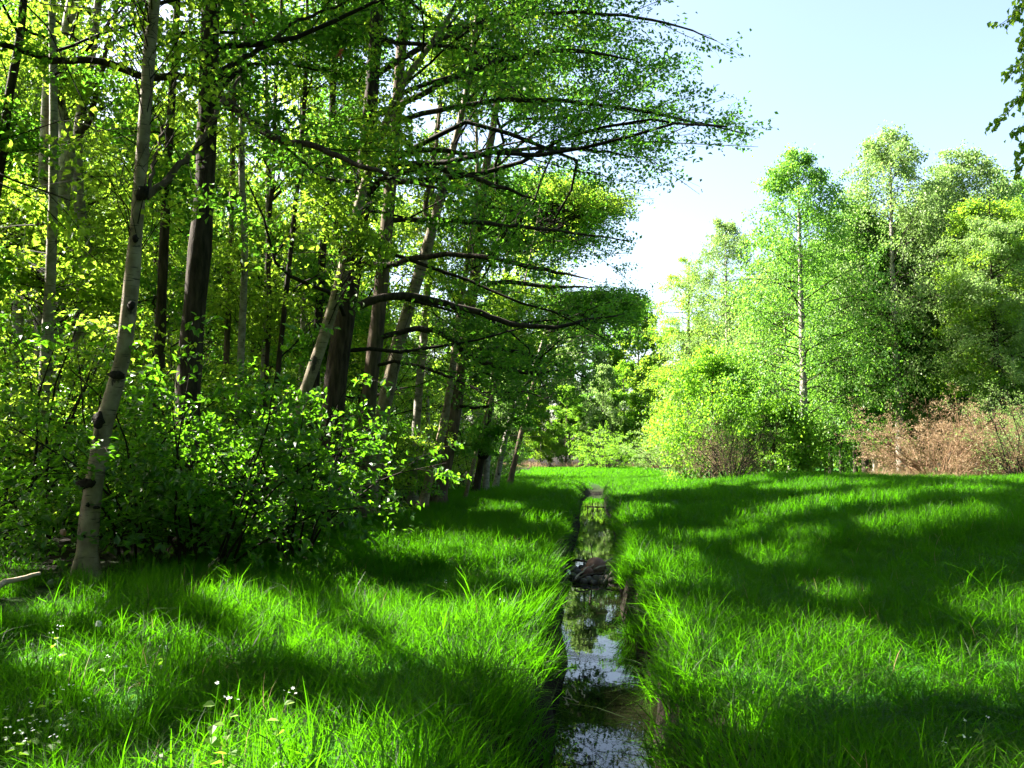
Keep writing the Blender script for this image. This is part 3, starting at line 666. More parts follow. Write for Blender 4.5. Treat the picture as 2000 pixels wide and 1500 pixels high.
wild_tree('oak_tree', 'thickest dark trunk of the wood leaning right above the bushes', [(640,1000),(652,780),(676,600),(700,450),(716,300),(728,150),(738,0)], [54,50,47,42,36,31,28], 17, 20, DK, 'oak', seed=12, bias=(.7,-.25), k=14, over=dict(h0=.17, nl=32, m2=19, m3=6, m4=15, len=4.6, size=.10, wob=.8),
  limbs=[([(700,598),(740,582),(800,578),(850,588),(920,606),(1000,632),(1075,640),(1140,628),(1220,612),(1290,600)], [17,16,15,14,12,10,8,7,5,3], 1.5),
         ([(712,380),(760,345),(820,330),(880,335),(960,360),(1050,392),(1150,420)], [15,14,12,10,8,6,3], -1.0),
         ([(728,150),(830,90),(960,40),(1120,25),(1280,40),(1400,80),(1480,110)], [13,12,10,8,6,4,3], 2.0),
         ([(722,230),(790,200),(860,165),(940,130),(1040,105),(1120,98),(1240,118),(1350,128)], [14,13,12,11,10,8,5,3], 1.0),
         ([(690,500),(750,520),(830,500),(930,500),(1030,520),(1150,545),(1260,560)], [13,12,10,9,8,6,3], -2.0)])
wild_tree('birch_tree', 'pale smooth trunk leaning right in front of the thickest dark trunk', [(548,900),(575,820),(622,690),(650,600),(672,520),(695,420),(735,290),(790,160),(860,60)], [26,26,26,25,24,22,19,16,12], 15, 15, B1, 'birch', seed=13, dens=.8, bias=(.3,0), over=dict(h0=.55))
wild_tree('oak_tree', 'straight dark brown trunk beside the thickest trunk, bearing an arched limb', [(712,870),(720,780),(736,640),(752,480),(766,320),(778,170),(790,20)], [38,36,33,30,27,25,22], 19, 20, BR, 'oak', seed=14, bias=(.8,-.2), over=dict(h0=.17, nl=32, m2=19, m3=6, m4=15, len=4.6, size=.10, wob=.8),
  limbs=[([(745,660),(780,648),(830,642),(870,655),(910,690),(960,712),(1030,728),(1090,722),(1150,726)], [11,11,11,11,10,9,7,5,3], .5),
         ([(772,240),(880,210),(1020,195),(1180,205),(1340,235),(1460,262),(1540,280)], [12,11,9,8,6,4,3], 1.0),
         ([(756,430),(860,430),(990,440),(1120,455),(1230,470),(1300,480)], [11,10,8,6,4,3], 1.0),
         ([(768,300),(840,292),(930,300),(1040,290),(1160,295),(1260,310),(1350,318)], [12,11,9,8,7,5,3], 1.5)])
wild_tree('birch_tree', 'leaning birch with reddish peeling bark that forks under the canopy', [(722,965),(738,860),(758,760),(776,680),(800,595),(826,510),(846,440),(872,340),(895,250),(916,150),(930,40)], [34,33,31,30,28,25,23,17,15,13,11], 20, 17, B1, 'birch', seed=15, bias=(.5,0), dens=.9,
  limbs=[([(846,445),(832,410),(838,350),(850,290),(862,200)], [11,10,9,7,5], .3)], over=dict(h0=.5))
wild_tree('birch_tree', 'white flecked birch trunk standing behind the leaning forked birch', [(812,850),(820,740),(830,630),(836,540),(842,440)], [18,18,17,16,14], 27, 18, BG, 'birch', seed=16, bias=(.3,0), dens=.8, over=dict(h0=.45))
wild_tree('birch_tree', 'pale peeling birch leaning right, left one of a crossing pair at the wood edge', [(822,992),(842,920),(862,850),(880,750),(892,650),(905,560)], [20,19,18,17,15,13], 25.5, 16, B1, 'birch', seed=17, bias=(.5,0), dens=.9, over=dict(h0=.45))
wild_tree('oak_tree', 'dark leaning trunk, right one of a crossing pair at the wood edge', [(850,990),(868,910),(885,820),(898,730),(915,620),(930,520)], [36,34,32,30,27,24], 27, 19, BR, 'oak', seed=18, bias=(.9,-.2), over=dict(h0=.10, nl=34, m2=17, m3=6, m4=11, len=4.5, size=.12, wob=.8),
  limbs=[([(905,690),(960,680),(1020,690),(1080,710),(1150,740),(1200,760)], [9,9,8,6,5,3], -1), ([(925,560),(990,550),(1070,560),(1160,560),(1270,545)], [10,9,8,6,3], 1)])
wild_tree('birch_tree', 'thin pale sapling leaning right past the dark leaning trunk', [(906,975),(925,905),(945,825),(965,760),(990,690)], [8,8,7,6,6], 30, 12, B1, 'birch', seed=19, bias=(.5,0), dens=.8, over=dict(h0=.4, len=2))
e_burl = wild_tree('alder_tree', 'dark trunk with a round black burl near the far end of the wood edge', [(928,965),(938,910),(946,870),(956,800),(966,720)], [17,16,16,14,12], 34, 13, DK, 'oak', seed=20, bias=(.9,0), dens=1.0, over=dict(h0=.12, size=.11))
wild_tree('birch_tree', 'grey birch just right of the dark trunk with the burl', [(948,962),(952,900),(958,830),(962,740)], [14,13,12,11], 35, 12, BG, 'birch', seed=21, bias=(.5,0), dens=.9)
wild_tree('birch_tree', 'grey stem leaning right, second from the far end of the wood edge', [(966,958),(982,880),(1000,810),(1024,760),(1050,700)], [13,12,12,10,9], 38, 9.5, BG, 'oak', seed=22, bias=(.5,0), dens=.9, over=dict(h0=.15, size=.12, len=2.8))
wild_tree('alder_tree', 'last leaning tree at the far end of the left wood edge', [(994,948),(1008,890),(1022,830),(1036,775),(1050,720)], [13,12,11,10,9], 44, 8.5, BR, 'oak', seed=23, bias=(.6,0), dens=1.1, over=dict(h0=.15, size=.13, len=2.6))
# trees beyond the left border whose crowns shade the foreground
OFFL = [(-6.6,5.2),(-9.2,8.8),(-8.4,2.0),(-12.2,6.0),(-13.5,11.5),(-12.0,1.0),(-16.5,7.0),(-10.6,12.8),(-17,13),(-6.2,8.0),(-15.5,2.5),(-20,10)]
for i, (x, y) in enumerate(OFFL):
    whole_tree('oak_tree' if i % 3 == 0 else 'birch_tree', 'tree standing beyond the left border whose crown shades the near grass', x, y, 15 + (i * 37 % 5), .075 + .012 * (i % 3), DK if i % 3 == 0 else BG,
               'oak' if i % 3 == 0 else 'birch', group='trees beyond the left border', over=dict(h0=.30, len=4.4 if i % 3 == 0 else 3.8, size=.15, nl=28, m2=9, m3=5, m4=9), dens=1.0, keep=make_keep(np.random.default_rng(i), True, 14.0), bias=(.4, 0), twigs=False, sil=True)

def _off_frame(C):
    px, py = pix(C); return (C[:, 1] < .3) | (px > 2060) | (py < -60)
whole_tree('birch_tree', 'birch beyond the right border whose leafy twigs hang into the upper right corner', 7.6, 7.6, 13, .13, BG, 'birch', bias=(-.2, .1), keep=_off_frame, trim=lambda P: ((pix(P)[0] < 2070) & (P[..., 1] > .3)).any(axis=1),
           over=dict(h0=.28, len=3.0, nl=26, m2=8, m3=4, m4=9, size=.075), sil=False)
def hanging_twigs():
    c = CROWNS[-1]; rr = np.random.default_rng(17); L = []
    for px, py, dy in [(1948,52,.2),(1978,30,.0),(1990,95,.3),(1972,150,.1),(2005,140,-.2),(1985,205,.2),(1944,248,.1),(1978,262,-.1),(1992,300,.2),(1985,335,.0),(2015,60,.1),(2020,200,.3),(2030,280,.1),(2015,330,-.2),(2040,120,0),(2000,0,.2)]:
        E = at(px, py, 7.7 + dy); S = at(2130 + rr.normal(0, 30), py - rr.uniform(60, 160), 7.7 + dy * .5)
        mid = (S + E) / 2 + np.array([0, 0, .16]); L.append(resample([S, mid, E], 8))
    L = np.array(L); V, Q = tubes(L, np.linspace(.010, .002, 8)[None], 4); c['wood'].add(V, Q)
    for st in L[:, 0]:                                                     # carried by boughs from the trunk
        zt = st[2] - .5; S = np.array([np.interp(zt, c['P'][:, 2], c['P'][:, 0]), np.interp(zt, c['P'][:, 2], c['P'][:, 1]), zt])
        V, Q = tubes(resample([S, (S + st) / 2 + np.array([0, 0, .2]), st], 8)[None], np.linspace(.022, .010, 8)[None], 4); c['wood'].add(V, Q)
    K = kids(L, 9, .3, 1, .7, np.full(len(L), .30), 4, -.9, .4, .8, rr)[0]; V, Q = tubes(K[:, [0, 3]], np.broadcast_to(np.array([.0025, .0012]), (len(K), 2)), 3); c['wood'].add(V, Q)
    leaf_cloud(c['fol'], K, 7, .062, .75, .02, .9, rr, None, hang=.9)
    leaf_cloud(c['fol'], L[:, 3:], 16, .065, .75, .03, .9, rr, None, hang=.9)
hanging_twigs()
# further edge trees in the second row (unique crowns so that the gaps of light stay open)
ROW2 = [(-8.2,14.5,0),(-7.4,17.5,1),(-10.5,18.5,0),(-6.6,22,0),(-9.0,24,1),(-5.6,26.5,1),(-7.5,29.5,0),(-5.0,32.5,0),(-6.6,36,1),(-4.0,39.5,0),(-5.0,44,1),(-3.0,48,0),(-3.4,54,0),(-1.6,60,1),(-12.5,22,0),(-12,28,0),(-10.5,34,1),(-14.5,25,0),(-9,40,0),(-8,48,1),(-7,55,0),(-14,33,0),(-13,39,1),(-11.5,45,0)]
for i, (x, y, k) in enumerate(ROW2):
    whole_tree('alder_tree' if k else 'birch_tree', ('slender dark alder' if k else 'slender pale birch') + ' half hidden in leaves ' + where(x, y), x, y, (15 + (i * 29 % 5)) * (1 if y < 32 else .66), .10 + .015 * (i % 3), DK if k else BG,
               'oak' if k else 'birch', group=('alders' if k else 'birches') + ' of the second row in the left wood', dens=.8, over=dict(h0=.22, len=3.2 if k else 2.8, size=.125, m2=8, m3=4, m4=9), bias=(.35, 0), twigs=False)


# ------------------------------------------------------------------ more leafy side branches until the shaded grass is shaded
def thicken():
    r = np.random.default_rng(123)
    cs = .2; x0, y0, nx, ny = -8.0, 3.0, 140, 260
    gx, gy = np.meshgrid(x0 + cs * (np.arange(nx) + .5), y0 + cs * (np.arange(ny) + .5))
    gz = terrain(gx, gy) + .22; px, py = pix(np.stack([gx, gy, gz], -1))
    want = (px > -40) & (px < 2040) & (py < 1560) & (stream_s(gx, gy) > -6.5)
    F = np.stack([gx, gy, gz], -1).reshape(-1, 3)
    want &= ~(sunlit(F).reshape(gx.shape))
    want &= gx < 15.5
    tau = np.zeros((ny, nx))
    def splat(C, area):
        G = shadow_point(C); i = ((G[:, 1] - y0) / cs).astype(int); j = ((G[:, 0] - x0) / cs).astype(int)
        ok = (i >= 0) & (i < ny) & (j >= 0) & (j < nx); np.add.at(tau, (i[ok], j[ok]), (area if np.isscalar(area) else area[ok]) / cs ** 2)
    for c in CROWNS:
        for v in c['fol'].v: splat(v.reshape(-1, 4, 3).mean(1), .5 * c['size'] ** 2 * .68 * .75)
    A = np.array([[c['P'][12], c['P'][-2]] for c in CROWNS])                      # trunk spans
    added = 0
    for it in range(14):
        ii, jj = np.nonzero(want & (tau < 3.0)); 
        if not len(ii): break
        m = min(600, len(ii)); s_ = r.choice(len(ii), m, replace=False); ii, jj = ii[s_], jj[s_]
        G = np.stack([gx[ii, jj], gy[ii, jj], gz[ii, jj]], 1) + r.normal(0, .08, (m, 3)) * [1, 1, 0]
        best = np.full(m, 1e9); bc = np.zeros(m, int); bh = np.zeros(m)
        for tr_ in range(14):
            h = r.uniform(4.5, 15.5, m); C = G + SUN_DIR[None] * ((h - G[:, 2]) / SUN_DIR[2])[:, None]
            t = np.clip((C[:, None, 2] - A[None, :, 0, 2]) / (A[None, :, 1, 2] - A[None, :, 0, 2]), 0, 1)
            Q = A[None, :, 0] * (1 - t[..., None]) + A[None, :, 1] * t[..., None]
            d = np.hypot(C[:, None, 0] - Q[..., 0], C[:, None, 1] - Q[..., 1]) + np.where((C[:, None, 2] < A[None, :, 0, 2]) | (C[:, None, 2] > A[None, :, 1, 2]), 9, 0)
            k = d.argmin(1); dm = d[np.arange(m), k] + r.random(m) * 1.2
            qx, qy = pix(C); dm = dm + np.where((np.linalg.norm(C, axis=1) < 9.5) & (C[:, 1] > 0) & (qx > -120) & (qx < 2100) & (qy > -120), 50, 0) + np.where(qx > bound_x(qy) - 70, 50, 0)
            b = dm < best; best[b] = dm[b]; bc[b] = k[b]; bh[b] = h[b]
        good = best < 6.5; G, bc, bh = G[good], bc[good], bh[good]
        C = G + SUN_DIR[None] * ((bh - G[:, 2]) / SUN_DIR[2])[:, None]
        for ci in np.unique(bc):
            c = CROWNS[ci]; q = bc == ci; E = C[q]; n = len(E)
            zt = np.clip(E[:, 2] - .5, c['P'][6, 2], c['P'][-2, 2]); S0 = np.stack([np.interp(zt, c['P'][:, 2], c['P'][:, 0]), np.interp(zt, c['P'][:, 2], c['P'][:, 1]), zt], 1)
            fr = sum(sunlit(S0 * (1 - f) + E * f).astype(int) for f in (.15, .35, .55, .75)) < 2; E = E[fr]; n = len(E)
            if not n: continue
            zt = np.clip(E[:, 2] + r.uniform(-1.2, .3, n), c['P'][6, 2], c['P'][-2, 2])
            S = np.stack([np.interp(zt, c['P'][:, 2], c['P'][:, 0]), np.interp(zt, c['P'][:, 2], c['P'][:, 1]), zt], 1)
            u = np.linspace(0, 1, 7)[None, :, None]
            B = S[:, None] * (1 - u) + (E * 1.0)[:, None] * u + np.array([0, 0, .5])[None, None] * (u * (1 - u)) + r.normal(0, .05, (n, 7, 3)) * (u > 0) * (u < 1)
            L = np.linalg.norm(E - S, axis=1); V, Q = tubes(B[:, ::2], (.005 + L * .0045)[:, None] * np.linspace(1, .3, 4)[None], 3); c['wood'].add(V, Q)
            K = kids(B[:, 3:], 7, 0, 1, .9, np.full(n, .75), 4, -.1, .4, .45, r)[0]
            V, Q = tubes(K[::4][:, [0, 3]], np.broadcast_to(np.array([.004, .002]), (len(K[::4]), 2)), 3); c['wood'].add(V, Q)
            kp = make_keep(r, c['sil']); n0 = len(c['fol'].v)
            sz = max(.085, min(c['size'], .13))
            added += leaf_cloud(c['fol'], K, 9, sz, .7, .09, .6, r, kp, tint=np.repeat(r.random(n), 7), hang=.2)
            for v in c['fol'].v[n0:]: splat(v.reshape(-1, 4, 3).mean(1), .5 * sz ** 2 * .7 * .75)
    TOTAL[0] += added; print('thicken', added, 'still thin', int((want & (tau < 1.5)).sum()), 'of', int(want.sum()))
thicken()
def bare_stems():
    """few leaves hang on the meadow side of the two nearest stems"""
    T = [(c['P'], 10.3) for c in CROWNS if c['e'] is e_birch] + [(c['P'], 13) for c in CROWNS if c['e'] is e_oak]
    for c in CROWNS:
        if c['e'].location.y > 16 or c['e'].location.y < -3: continue
        for k, v in enumerate(c['fol'].v):
            q = v.reshape(-1, 4, 3); C = q.mean(1); cut = np.zeros(len(C), bool)
            for P, Y in T:
                Z = np.clip(C[:, 2], P[0, 2], P[-1, 2]); X = np.interp(Z, P[:, 2], P[:, 0]); YY = np.interp(Z, P[:, 2], P[:, 1])
                d = np.hypot(C[:, 0] - X - .12 * (C[:, 1] - YY), C[:, 1] - YY); cut |= (C[:, 2] < 7.6) & (C[:, 1] < YY + .1) & (d < 1.5)
            cut &= np.random.default_rng(k).random(len(C)) < .93
            if cut.any():
                n = int((~cut).sum()); c['fol'].v[k] = q[~cut].reshape(-1, 3); t = c['fol'].t[k].reshape(-1, 4)[~cut]; c['fol'].t[k] = t.reshape(-1); c['fol'].q[k] = np.arange(4 * n, dtype=np.int32).reshape(n, 4)
        o = 0
        for k in range(len(c['fol'].v)):
            n = len(c['fol'].v[k]); c['fol'].q[k] = np.arange(n, dtype=np.int32).reshape(-1, 4) + o; o += n
        c['fol'].n = o
bare_stems()
for c in CROWNS:
    for gg in (c['wood'], c['fol']): gg.v = [v - c['off'].astype(np.float32) for v in gg.v]
    put('branchwork', c['wood'].mesh('branchwork', M['twig'], True), c['e'], 'stuff')
    put('crown', c['fol'].mesh('crown', M[c['mat']]), c['e'])

# ------------------------------------------------------------------ prototypes copied for the deep wood, the right wood and the far edge
def proto_tree(name, label, seed, height, r0, bark, style, over, dens, group):
    r = np.random.default_rng(seed); n = 36; t = np.linspace(0, 1, n)
    P = np.stack([.3 * np.sin(t * 4 + seed) * t, .3 * np.sin(t * 5 + 2 * seed) * t, -.1 + height * t], 1); R = r0 * (1 - t) ** .8 + .012
    e = thing(name, label, 'tree', (0, 0, 0), group)
    g = Geo(); V, Q = trunk_geo(P, R, 8, r); g.add(V, Q); put('trunk', g.mesh('trunk', M[bark], True), e)
    wood, fol, nl = crown(P, R, style, r, None, (0, 0), None, dens, over, twigs=False)
    put('branchwork', wood.mesh('branchwork', M['twig'], True), e, 'stuff'); put('crown', fol.mesh('crown', M[(over or {}).get('leaf', TREE_STYLE[style]['leaf'])]), e)
    return e
deep = [proto_tree('birch_tree', 'x', 100 + i, 16 + i, .11 + .01 * i, [BG, DK, BG, BR, BG][i], 'birch', dict(h0=.18 if i % 2 else .3, len=3.0, size=.125, nl=26), 1.0, 'g') for i in range(5)]
used = [False] * 5
r = np.random.default_rng(77)
def place(protos, used, i, x, y, sc, label, group):
    rz = float(r.random() * 6.28); loc = (x, y, float(terrain(x, y)))
    if not used[i]:
        used[i] = True; o = protos[i]; o.location = loc; o.rotation_euler = (0, 0, rz); o.scale = (sc, sc, sc); o['label'] = label
        if group: o['group'] = group
        return o
    return copy_thing(protos[i], loc, rz, sc, label, group)
cnt = 0
taken = []
while cnt < 64:
    y = 18 + 42 * r.random() ** .9; ed = SL * y - 6.2
    x = ed - 12.0 - 17 * r.random() ** .9
    if y < 24 and x > -.55 * y: continue
    if any((x - a) ** 2 + (y - b) ** 2 < 4.5 for a, b in taken): continue
    taken.append((x, y)); i = int(r.integers(5))
    place(deep, used, i, x, y, float(r.uniform(.85, 1.15)), 'thin trunk deep in the sunlit left wood among many like it', 'trees deep in the left wood'); cnt += 1

# ------------------------------------------------------------------ right wood
RB = dict(h0=.10, len=4.2, size=.135, nl=60, m2=9, m3=5, m4=10, leaf='birch_leaf', up=-.55, jit=.16)
def right_tree(label, px, base_y, top_y, Y, style, over, seed, w=14, bark=BG, name='birch_tree', dens=1.0, lean=0, cat='tree'):
    x = (px - 1000) / FPX * Y * (CT); g = float(terrain(x, Y)); top = at(px, top_y, Y)[2]; h = top - g
    r = np.random.default_rng(seed); n = 40; t = np.linspace(0, 1, n)
    P = np.stack([x + lean * t + .3 * np.sin(t * 4 + seed) * t * (1 - t), Y + .3 * np.sin(t * 5) * t, g - .1 + h * t], 1); R = (w * Y / FPX / 2) * (1 - t) ** .8 + .012
    e = thing(name, label, cat, (x, Y, g)); off = np.array(e.location)
    gg = Geo(); V, Q = trunk_geo(P - off, R, 9, r); gg.add(V, Q); put('trunk', gg.mesh('trunk', M[bark], True), e)
    wood, fol, nl = crown(P, R, style, r, None, (0, 0), None, dens, over, twigs=False)
    for q in (wood, fol): q.v = [v - off.astype(np.float32) for v in q.v]
    put('branchwork', wood.mesh('branchwork', M['twig'], True), e, 'stuff'); put('crown', fol.mesh('crown', M[over.get('leaf', 'birch_leaf')]), e)
    TOTAL[0] += nl; return e
def RBo(**k): d = dict(RB); d.update(k); return d
right_tree('tall cone shaped birch with a pointed bright green crown on the right', 1572, 925, 300, 43, 'birch', RBo(len=4.4, h0=.06, nl=76, leaf='fresh_leaf'), 201, 17)
right_tree('tallest birch of the right wood with a wide pale crown and thin airy top', 1758, 925, 262, 46, 'birch', RBo(len=4.6, h0=.30, leaf='pale_leaf', nl=62), 202, 17)
right_tree('birch with a feathery top close to the right border', 1900, 925, 300, 47, 'birch', RBo(len=4.4, h0=.32, leaf='pale_leaf'), 203, 14)
right_tree('birch with a rounded crown between the two tallest right birches', 1690, 925, 400, 48, 'birch', RBo(len=3.4, h0=.3, leaf='fresh_leaf'), 204, 13, DK)
right_tree('pale stemmed birch leaning right near the reddish bush', 1815, 925, 360, 48, 'birch', RBo(len=4.0, h0=.3, leaf='pale_leaf'), 205, 10, B1, lean=1.2)
right_tree('dark stemmed tree at the right border above the reddish bush', 1950, 900, 380, 42, 'oak', RBo(len=3.2, h0=.3, leaf='birch_leaf', size=.12), 206, 13, DK, 'alder_tree')
right_tree('double stemmed dark tree leaning left at the right border', 1968, 900, 430, 41, 'oak', RBo(len=2.8, h0=.35, leaf='pale_leaf', size=.12), 207, 13, DK, 'alder_tree', lean=-.6)
right_tree('slim tree with a faint feathery top left of the cone shaped birch', 1425, 920, 430, 62, 'birch', RBo(len=5.0, h0=.08, leaf='pale_leaf'), 208, 11)
right_tree('low bright green tree in front of the cone shaped birch', 1395, 925, 690, 44, 'birch', RBo(len=3.2, h0=.12, leaf='bright_leaf', nl=44), 209, 8, BR, 'young_tree')
right_tree('broad mid green tree rising behind the canopy edge over the far meadow', 1350, 915, 520, 66, 'oak', RBo(len=4.2, h0=.12, leaf='birch_leaf', m3=5), 210, 14, DK, 'broadleaf_tree')
right_tree('bright green young tree at the foot of the cone shaped birch', 1515, 930, 790, 42, 'birch', RBo(len=2.4, h0=.05, leaf='bright_leaf', nl=40), 211, 7, BR, 'young_tree')
thin = [(1640,520,52,DK),(1668,480,50,DK),(1706,470,49,BG),(1735,430,52,DK),(1780,420,54,DK),(1845,380,52,BG),(1870,420,55,DK),(1925,400,52,BG),(1985,400,46,BG),(1620,470,55,DK),(1540,480,56,BG),(1985,360,52,DK)]
thinp = {k: proto_tree('birch_tree', 'x', 400 + i, 14, .13, k, 'birch', RBo(len=3.6, h0=.25, nl=48, m2=9, size=.15, leaf=['fresh_leaf', 'pale_leaf'][i]), 1.0, 'g') for i, k in enumerate((DK, BG))}
tu = {DK: [False], BG: [False]}
def place(protos, used, i, x, y, sc, label, group):
    rz = float(r.random() * 6.28); loc = (x, y, float(terrain(x, y)))
    if not used[i]:
        used[i] = True; o = protos[i]; o.location = loc; o.rotation_euler = (0, 0, rz); o.scale = (sc, sc, sc); o['label'] = label
        if group: o['group'] = group
        return o
    return copy_thing(protos[i], loc, rz, sc, label, group)
for i, (px, ty, Y, bk) in enumerate(thin):
    x = (px - 1000) / FPX * Y; hh = at(px, ty, Y)[2] - float(terrain(x, Y))
    rank = sorted(q[0] + q[1] * .001 for q in thin if q[3] == bk).index(px + ty * .001)
    place([thinp[bk]], tu[bk], 0, x, Y, float(hh / 14), ('dark' if bk == DK else 'grey') + ' slim trunk in the right wood, ' + ['first', 'second', 'third', 'fourth', 'fifth', 'sixth', 'seventh', 'eighth'][rank] + ' of its colour from the left', ('dark' if bk == DK else 'grey') + ' slim trunks of the right wood')
# right wood behind and far treeline, copies
farp = [proto_tree('broadleaf_tree', 'x', 300 + i, 15, .15, [DK, BG, BR, DK][i], ['oak', 'birch', 'oak', 'birch'][i], dict(h0=.10, len=4.0 if i % 2 == 0 else 3.2, size=.25, nl=30, m2=9, m3=5, m4=12, leaf=['oak_leaf', 'birch_leaf', 'bright_leaf', 'pale_leaf'][i], jit=.2), 1.0, 'g') for i in range(4)]
fu = [False] * 4
for k in range(46):
    y = 56 + r.random() * 26; x = .20 * y + r.random() * (.54 * y) + 4
    place(farp, fu, int(r.integers(4)), x, y, float(r.uniform(.8, 1.15)), 'tree in the back rows of the right wood, mostly hidden by those in front', 'back rows of the right wood')
for k in range(26):
    x = -22 + k * 2.6 + r.normal(0, .5); y = 102 + r.random() * 5
    place(farp, fu, [1, 2, 0, 3, 2][k % 5], x, y, float(r.uniform(.55, .95)), 'tree in the far row that closes the meadow', 'trees of the far row')
for k in range(24):
    x = -45 + k * 4.2 + r.normal(0, .5); y = 113 + r.random() * 12
    place(farp, fu, int(r.integers(4)), x, y, float(r.uniform(1.25, 1.7)), 'taller tree behind the far row that closes the meadow', 'taller trees behind the far row')

ring = [(7.5 + .74 * y + 5 * r.random(), y) for y in (1, 5, 9, 13, 17, 21, 25)] + [(14 + .74 * y + 5 * r.random(), y) for y in (0, 6, 12, 18, 24)] + [(x, -7 - 3 * r.random()) for x in (-14, -9.5, -5, -.5, 4, 8.5, 13)] + [(x, -13 - 3 * r.random()) for x in (-12, -5, 2, 9, 16)]  # unseen trees added out of view, blocking sky light to deepen the meadow shade
for k, (x, y) in enumerate(ring):
    place(farp, fu, k % 4, x, y, float(r.uniform(.95, 1.2)), 'unseen tree added behind and beside the viewer to hold sky light off the meadow', 'unseen trees added behind and beside the viewer')

# ------------------------------------------------------------------ bushes
_kr = np.random.default_rng(9); _kp = make_keep(_kr)
def kp(C): return _kp(C) | (_kr.random(len(C)) < .6)
shrub('leafy_bush', 'large dark bush with big leaves catching light between the pale birch and the meadow', -4.3, 11.6, 2.9, 1.8, 'shrub_leaf', .105, 16, 8, 5, 9, seed=31, two=True, keep=kp, single_leaves=170)
shrub('leafy_bush', 'bush at the right end of the thicket with bright leaf tips over the grass', -3.3, 13.0, 2.8, 1.4, 'shrub_leaf', .10, 14, 8, 5, 8, seed=32, two=True, keep=kp, single_leaves=170)
shrub('leafy_bush', 'dark bush directly right of the nearest pale birch', -5.3, 12.0, 2.4, 1.5, 'shrub_leaf', .095, 14, 8, 5, 8, seed=33, two=True, keep=kp, single_leaves=170)
shrub('leafy_bush', 'tall sunlit bush left of the nearest pale birch', -7.6, 13.0, 3.9, 1.9, 'birch_leaf', .085, 14, 8, 5, 8, seed=34, keep=kp)
shrub('leafy_bush', 'dark low bush at the left border behind the grass', -8.0, 11.6, 2.2, 1.5, 'shrub_leaf', .08, 13, 8, 5, 8, seed=35, keep=kp)
bp = [shrub('leafy_bush', 'x', 0, 0, 3.6, 1.8, ['shrub_leaf', 'oak_leaf', 'shrub_leaf', 'birch_leaf'][i], .11, 13, 9, 5, 9, seed=50 + i, group='g', loc_z=0) for i in range(4)]
bu = [False] * 4
UND = [(-9.5,14.6),(-6.4,14.8),(-4.9,15.2),(-8.2,16.5),(-11.5,17.5),(-6.5,17.6),(-4.2,18.3),(-9.3,19.8),(-13,20),(-5.4,20.5),(-7.4,22.4),(-3.9,22.5),(-10.8,23.6),(-15,24),(-5.2,25),(-8.6,26.5),(-3.6,27),(-12.4,27.4),(-6.2,29),(-3.3,31),(-9.6,31),(-5,33.5),(-14,32),(-2.6,35.5),(-7,36),(-17,29),(-19,35),(-11,37),(-4,39),(-2,42),(-8,42),(-14,41),(-1.2,47),(-5,47),(-10,48),(-18,44),(-.6,53),(-4,55),(-9,57),(-24,38),(-22,48),(-15,58)]
for i, (x, y) in enumerate(UND):
    place(bp, bu, i % 4, x, y, float(r.uniform(.75, 1.15)) * (1.1 if x < SL * y - 9.5 else .82), ('dark green bush' if i % 4 in (0, 2) else 'lighter green bush') + ' in the undergrowth ' + where(x, y), ('dark' if i % 4 in (0, 2) else 'lighter') + ' bushes of the undergrowth')
# right and far bushes
def gpos(px, Y): return ((px - 1000) / FPX * Y, Y)
x, y = gpos(1830, 37); shrub('reddish_bush', 'wide reddish brown budding bush below the right birches', x, y, 3.6, 3.3, 'bud', .06, 48, 10, 5, 8, seed=61, twig='red_twig', spread=.75, up=-.2, flat=.7)
x, y = gpos(1960, 36); shrub('reddish_bush', 'reddish brown budding bush cut by the right border', x, y, 3.3, 2.6, 'bud', .06, 38, 10, 5, 8, seed=62, twig='red_twig', spread=.75, up=-.2, flat=.7)
x, y = gpos(1425, 37.5); shrub('bare_bush', 'bare brown twiggy bush left of the cone shaped birch', x, y, 2.9, 1.9, 'bud', .05, 40, 10, 6, 3, seed=63, spread=.7, up=-.2, flat=.7)
x, y = gpos(1350, 46); shrub('bare_bush', 'thin pale budding bush at the right corner of the far meadow', x, y, 3.4, 1.9, 'pale_leaf', .06, 30, 9, 5, 4, seed=64, twig='red_twig', spread=.65, up=-.2, flat=.7)
x, y = gpos(1990, 33.5); shrub('leafy_bush', 'pale green bush at the right border in front of the reddish bush', x, y, 3.6, 1.6, 'pale_leaf', .06, 22, 8, 5, 7, seed=65, up=-.3, flat=.7)
x, y = gpos(1185, 92); shrub('leafy_bush', 'light green feathery bush at the far edge of the meadow', x, y, 5.0, 3.6, 'bright_leaf', .14, 22, 9, 5, 8, seed=66, flat=.25, up=-.6)
x, y = gpos(1300, 74); shrub('leafy_bush', 'round pale green bush at the right rim of the far meadow', x, y, 5.0, 3.2, 'pale_leaf', .12, 22, 9, 5, 8, seed=67, up=-.4)
x, y = gpos(1385, 47); shrub('leafy_bush', 'bright yellow green bush above the bare brown bush', x, y, 4.4, 1.9, 'bright_leaf', .10, 18, 8, 5, 8, seed=68, flat=.25, up=-.4)

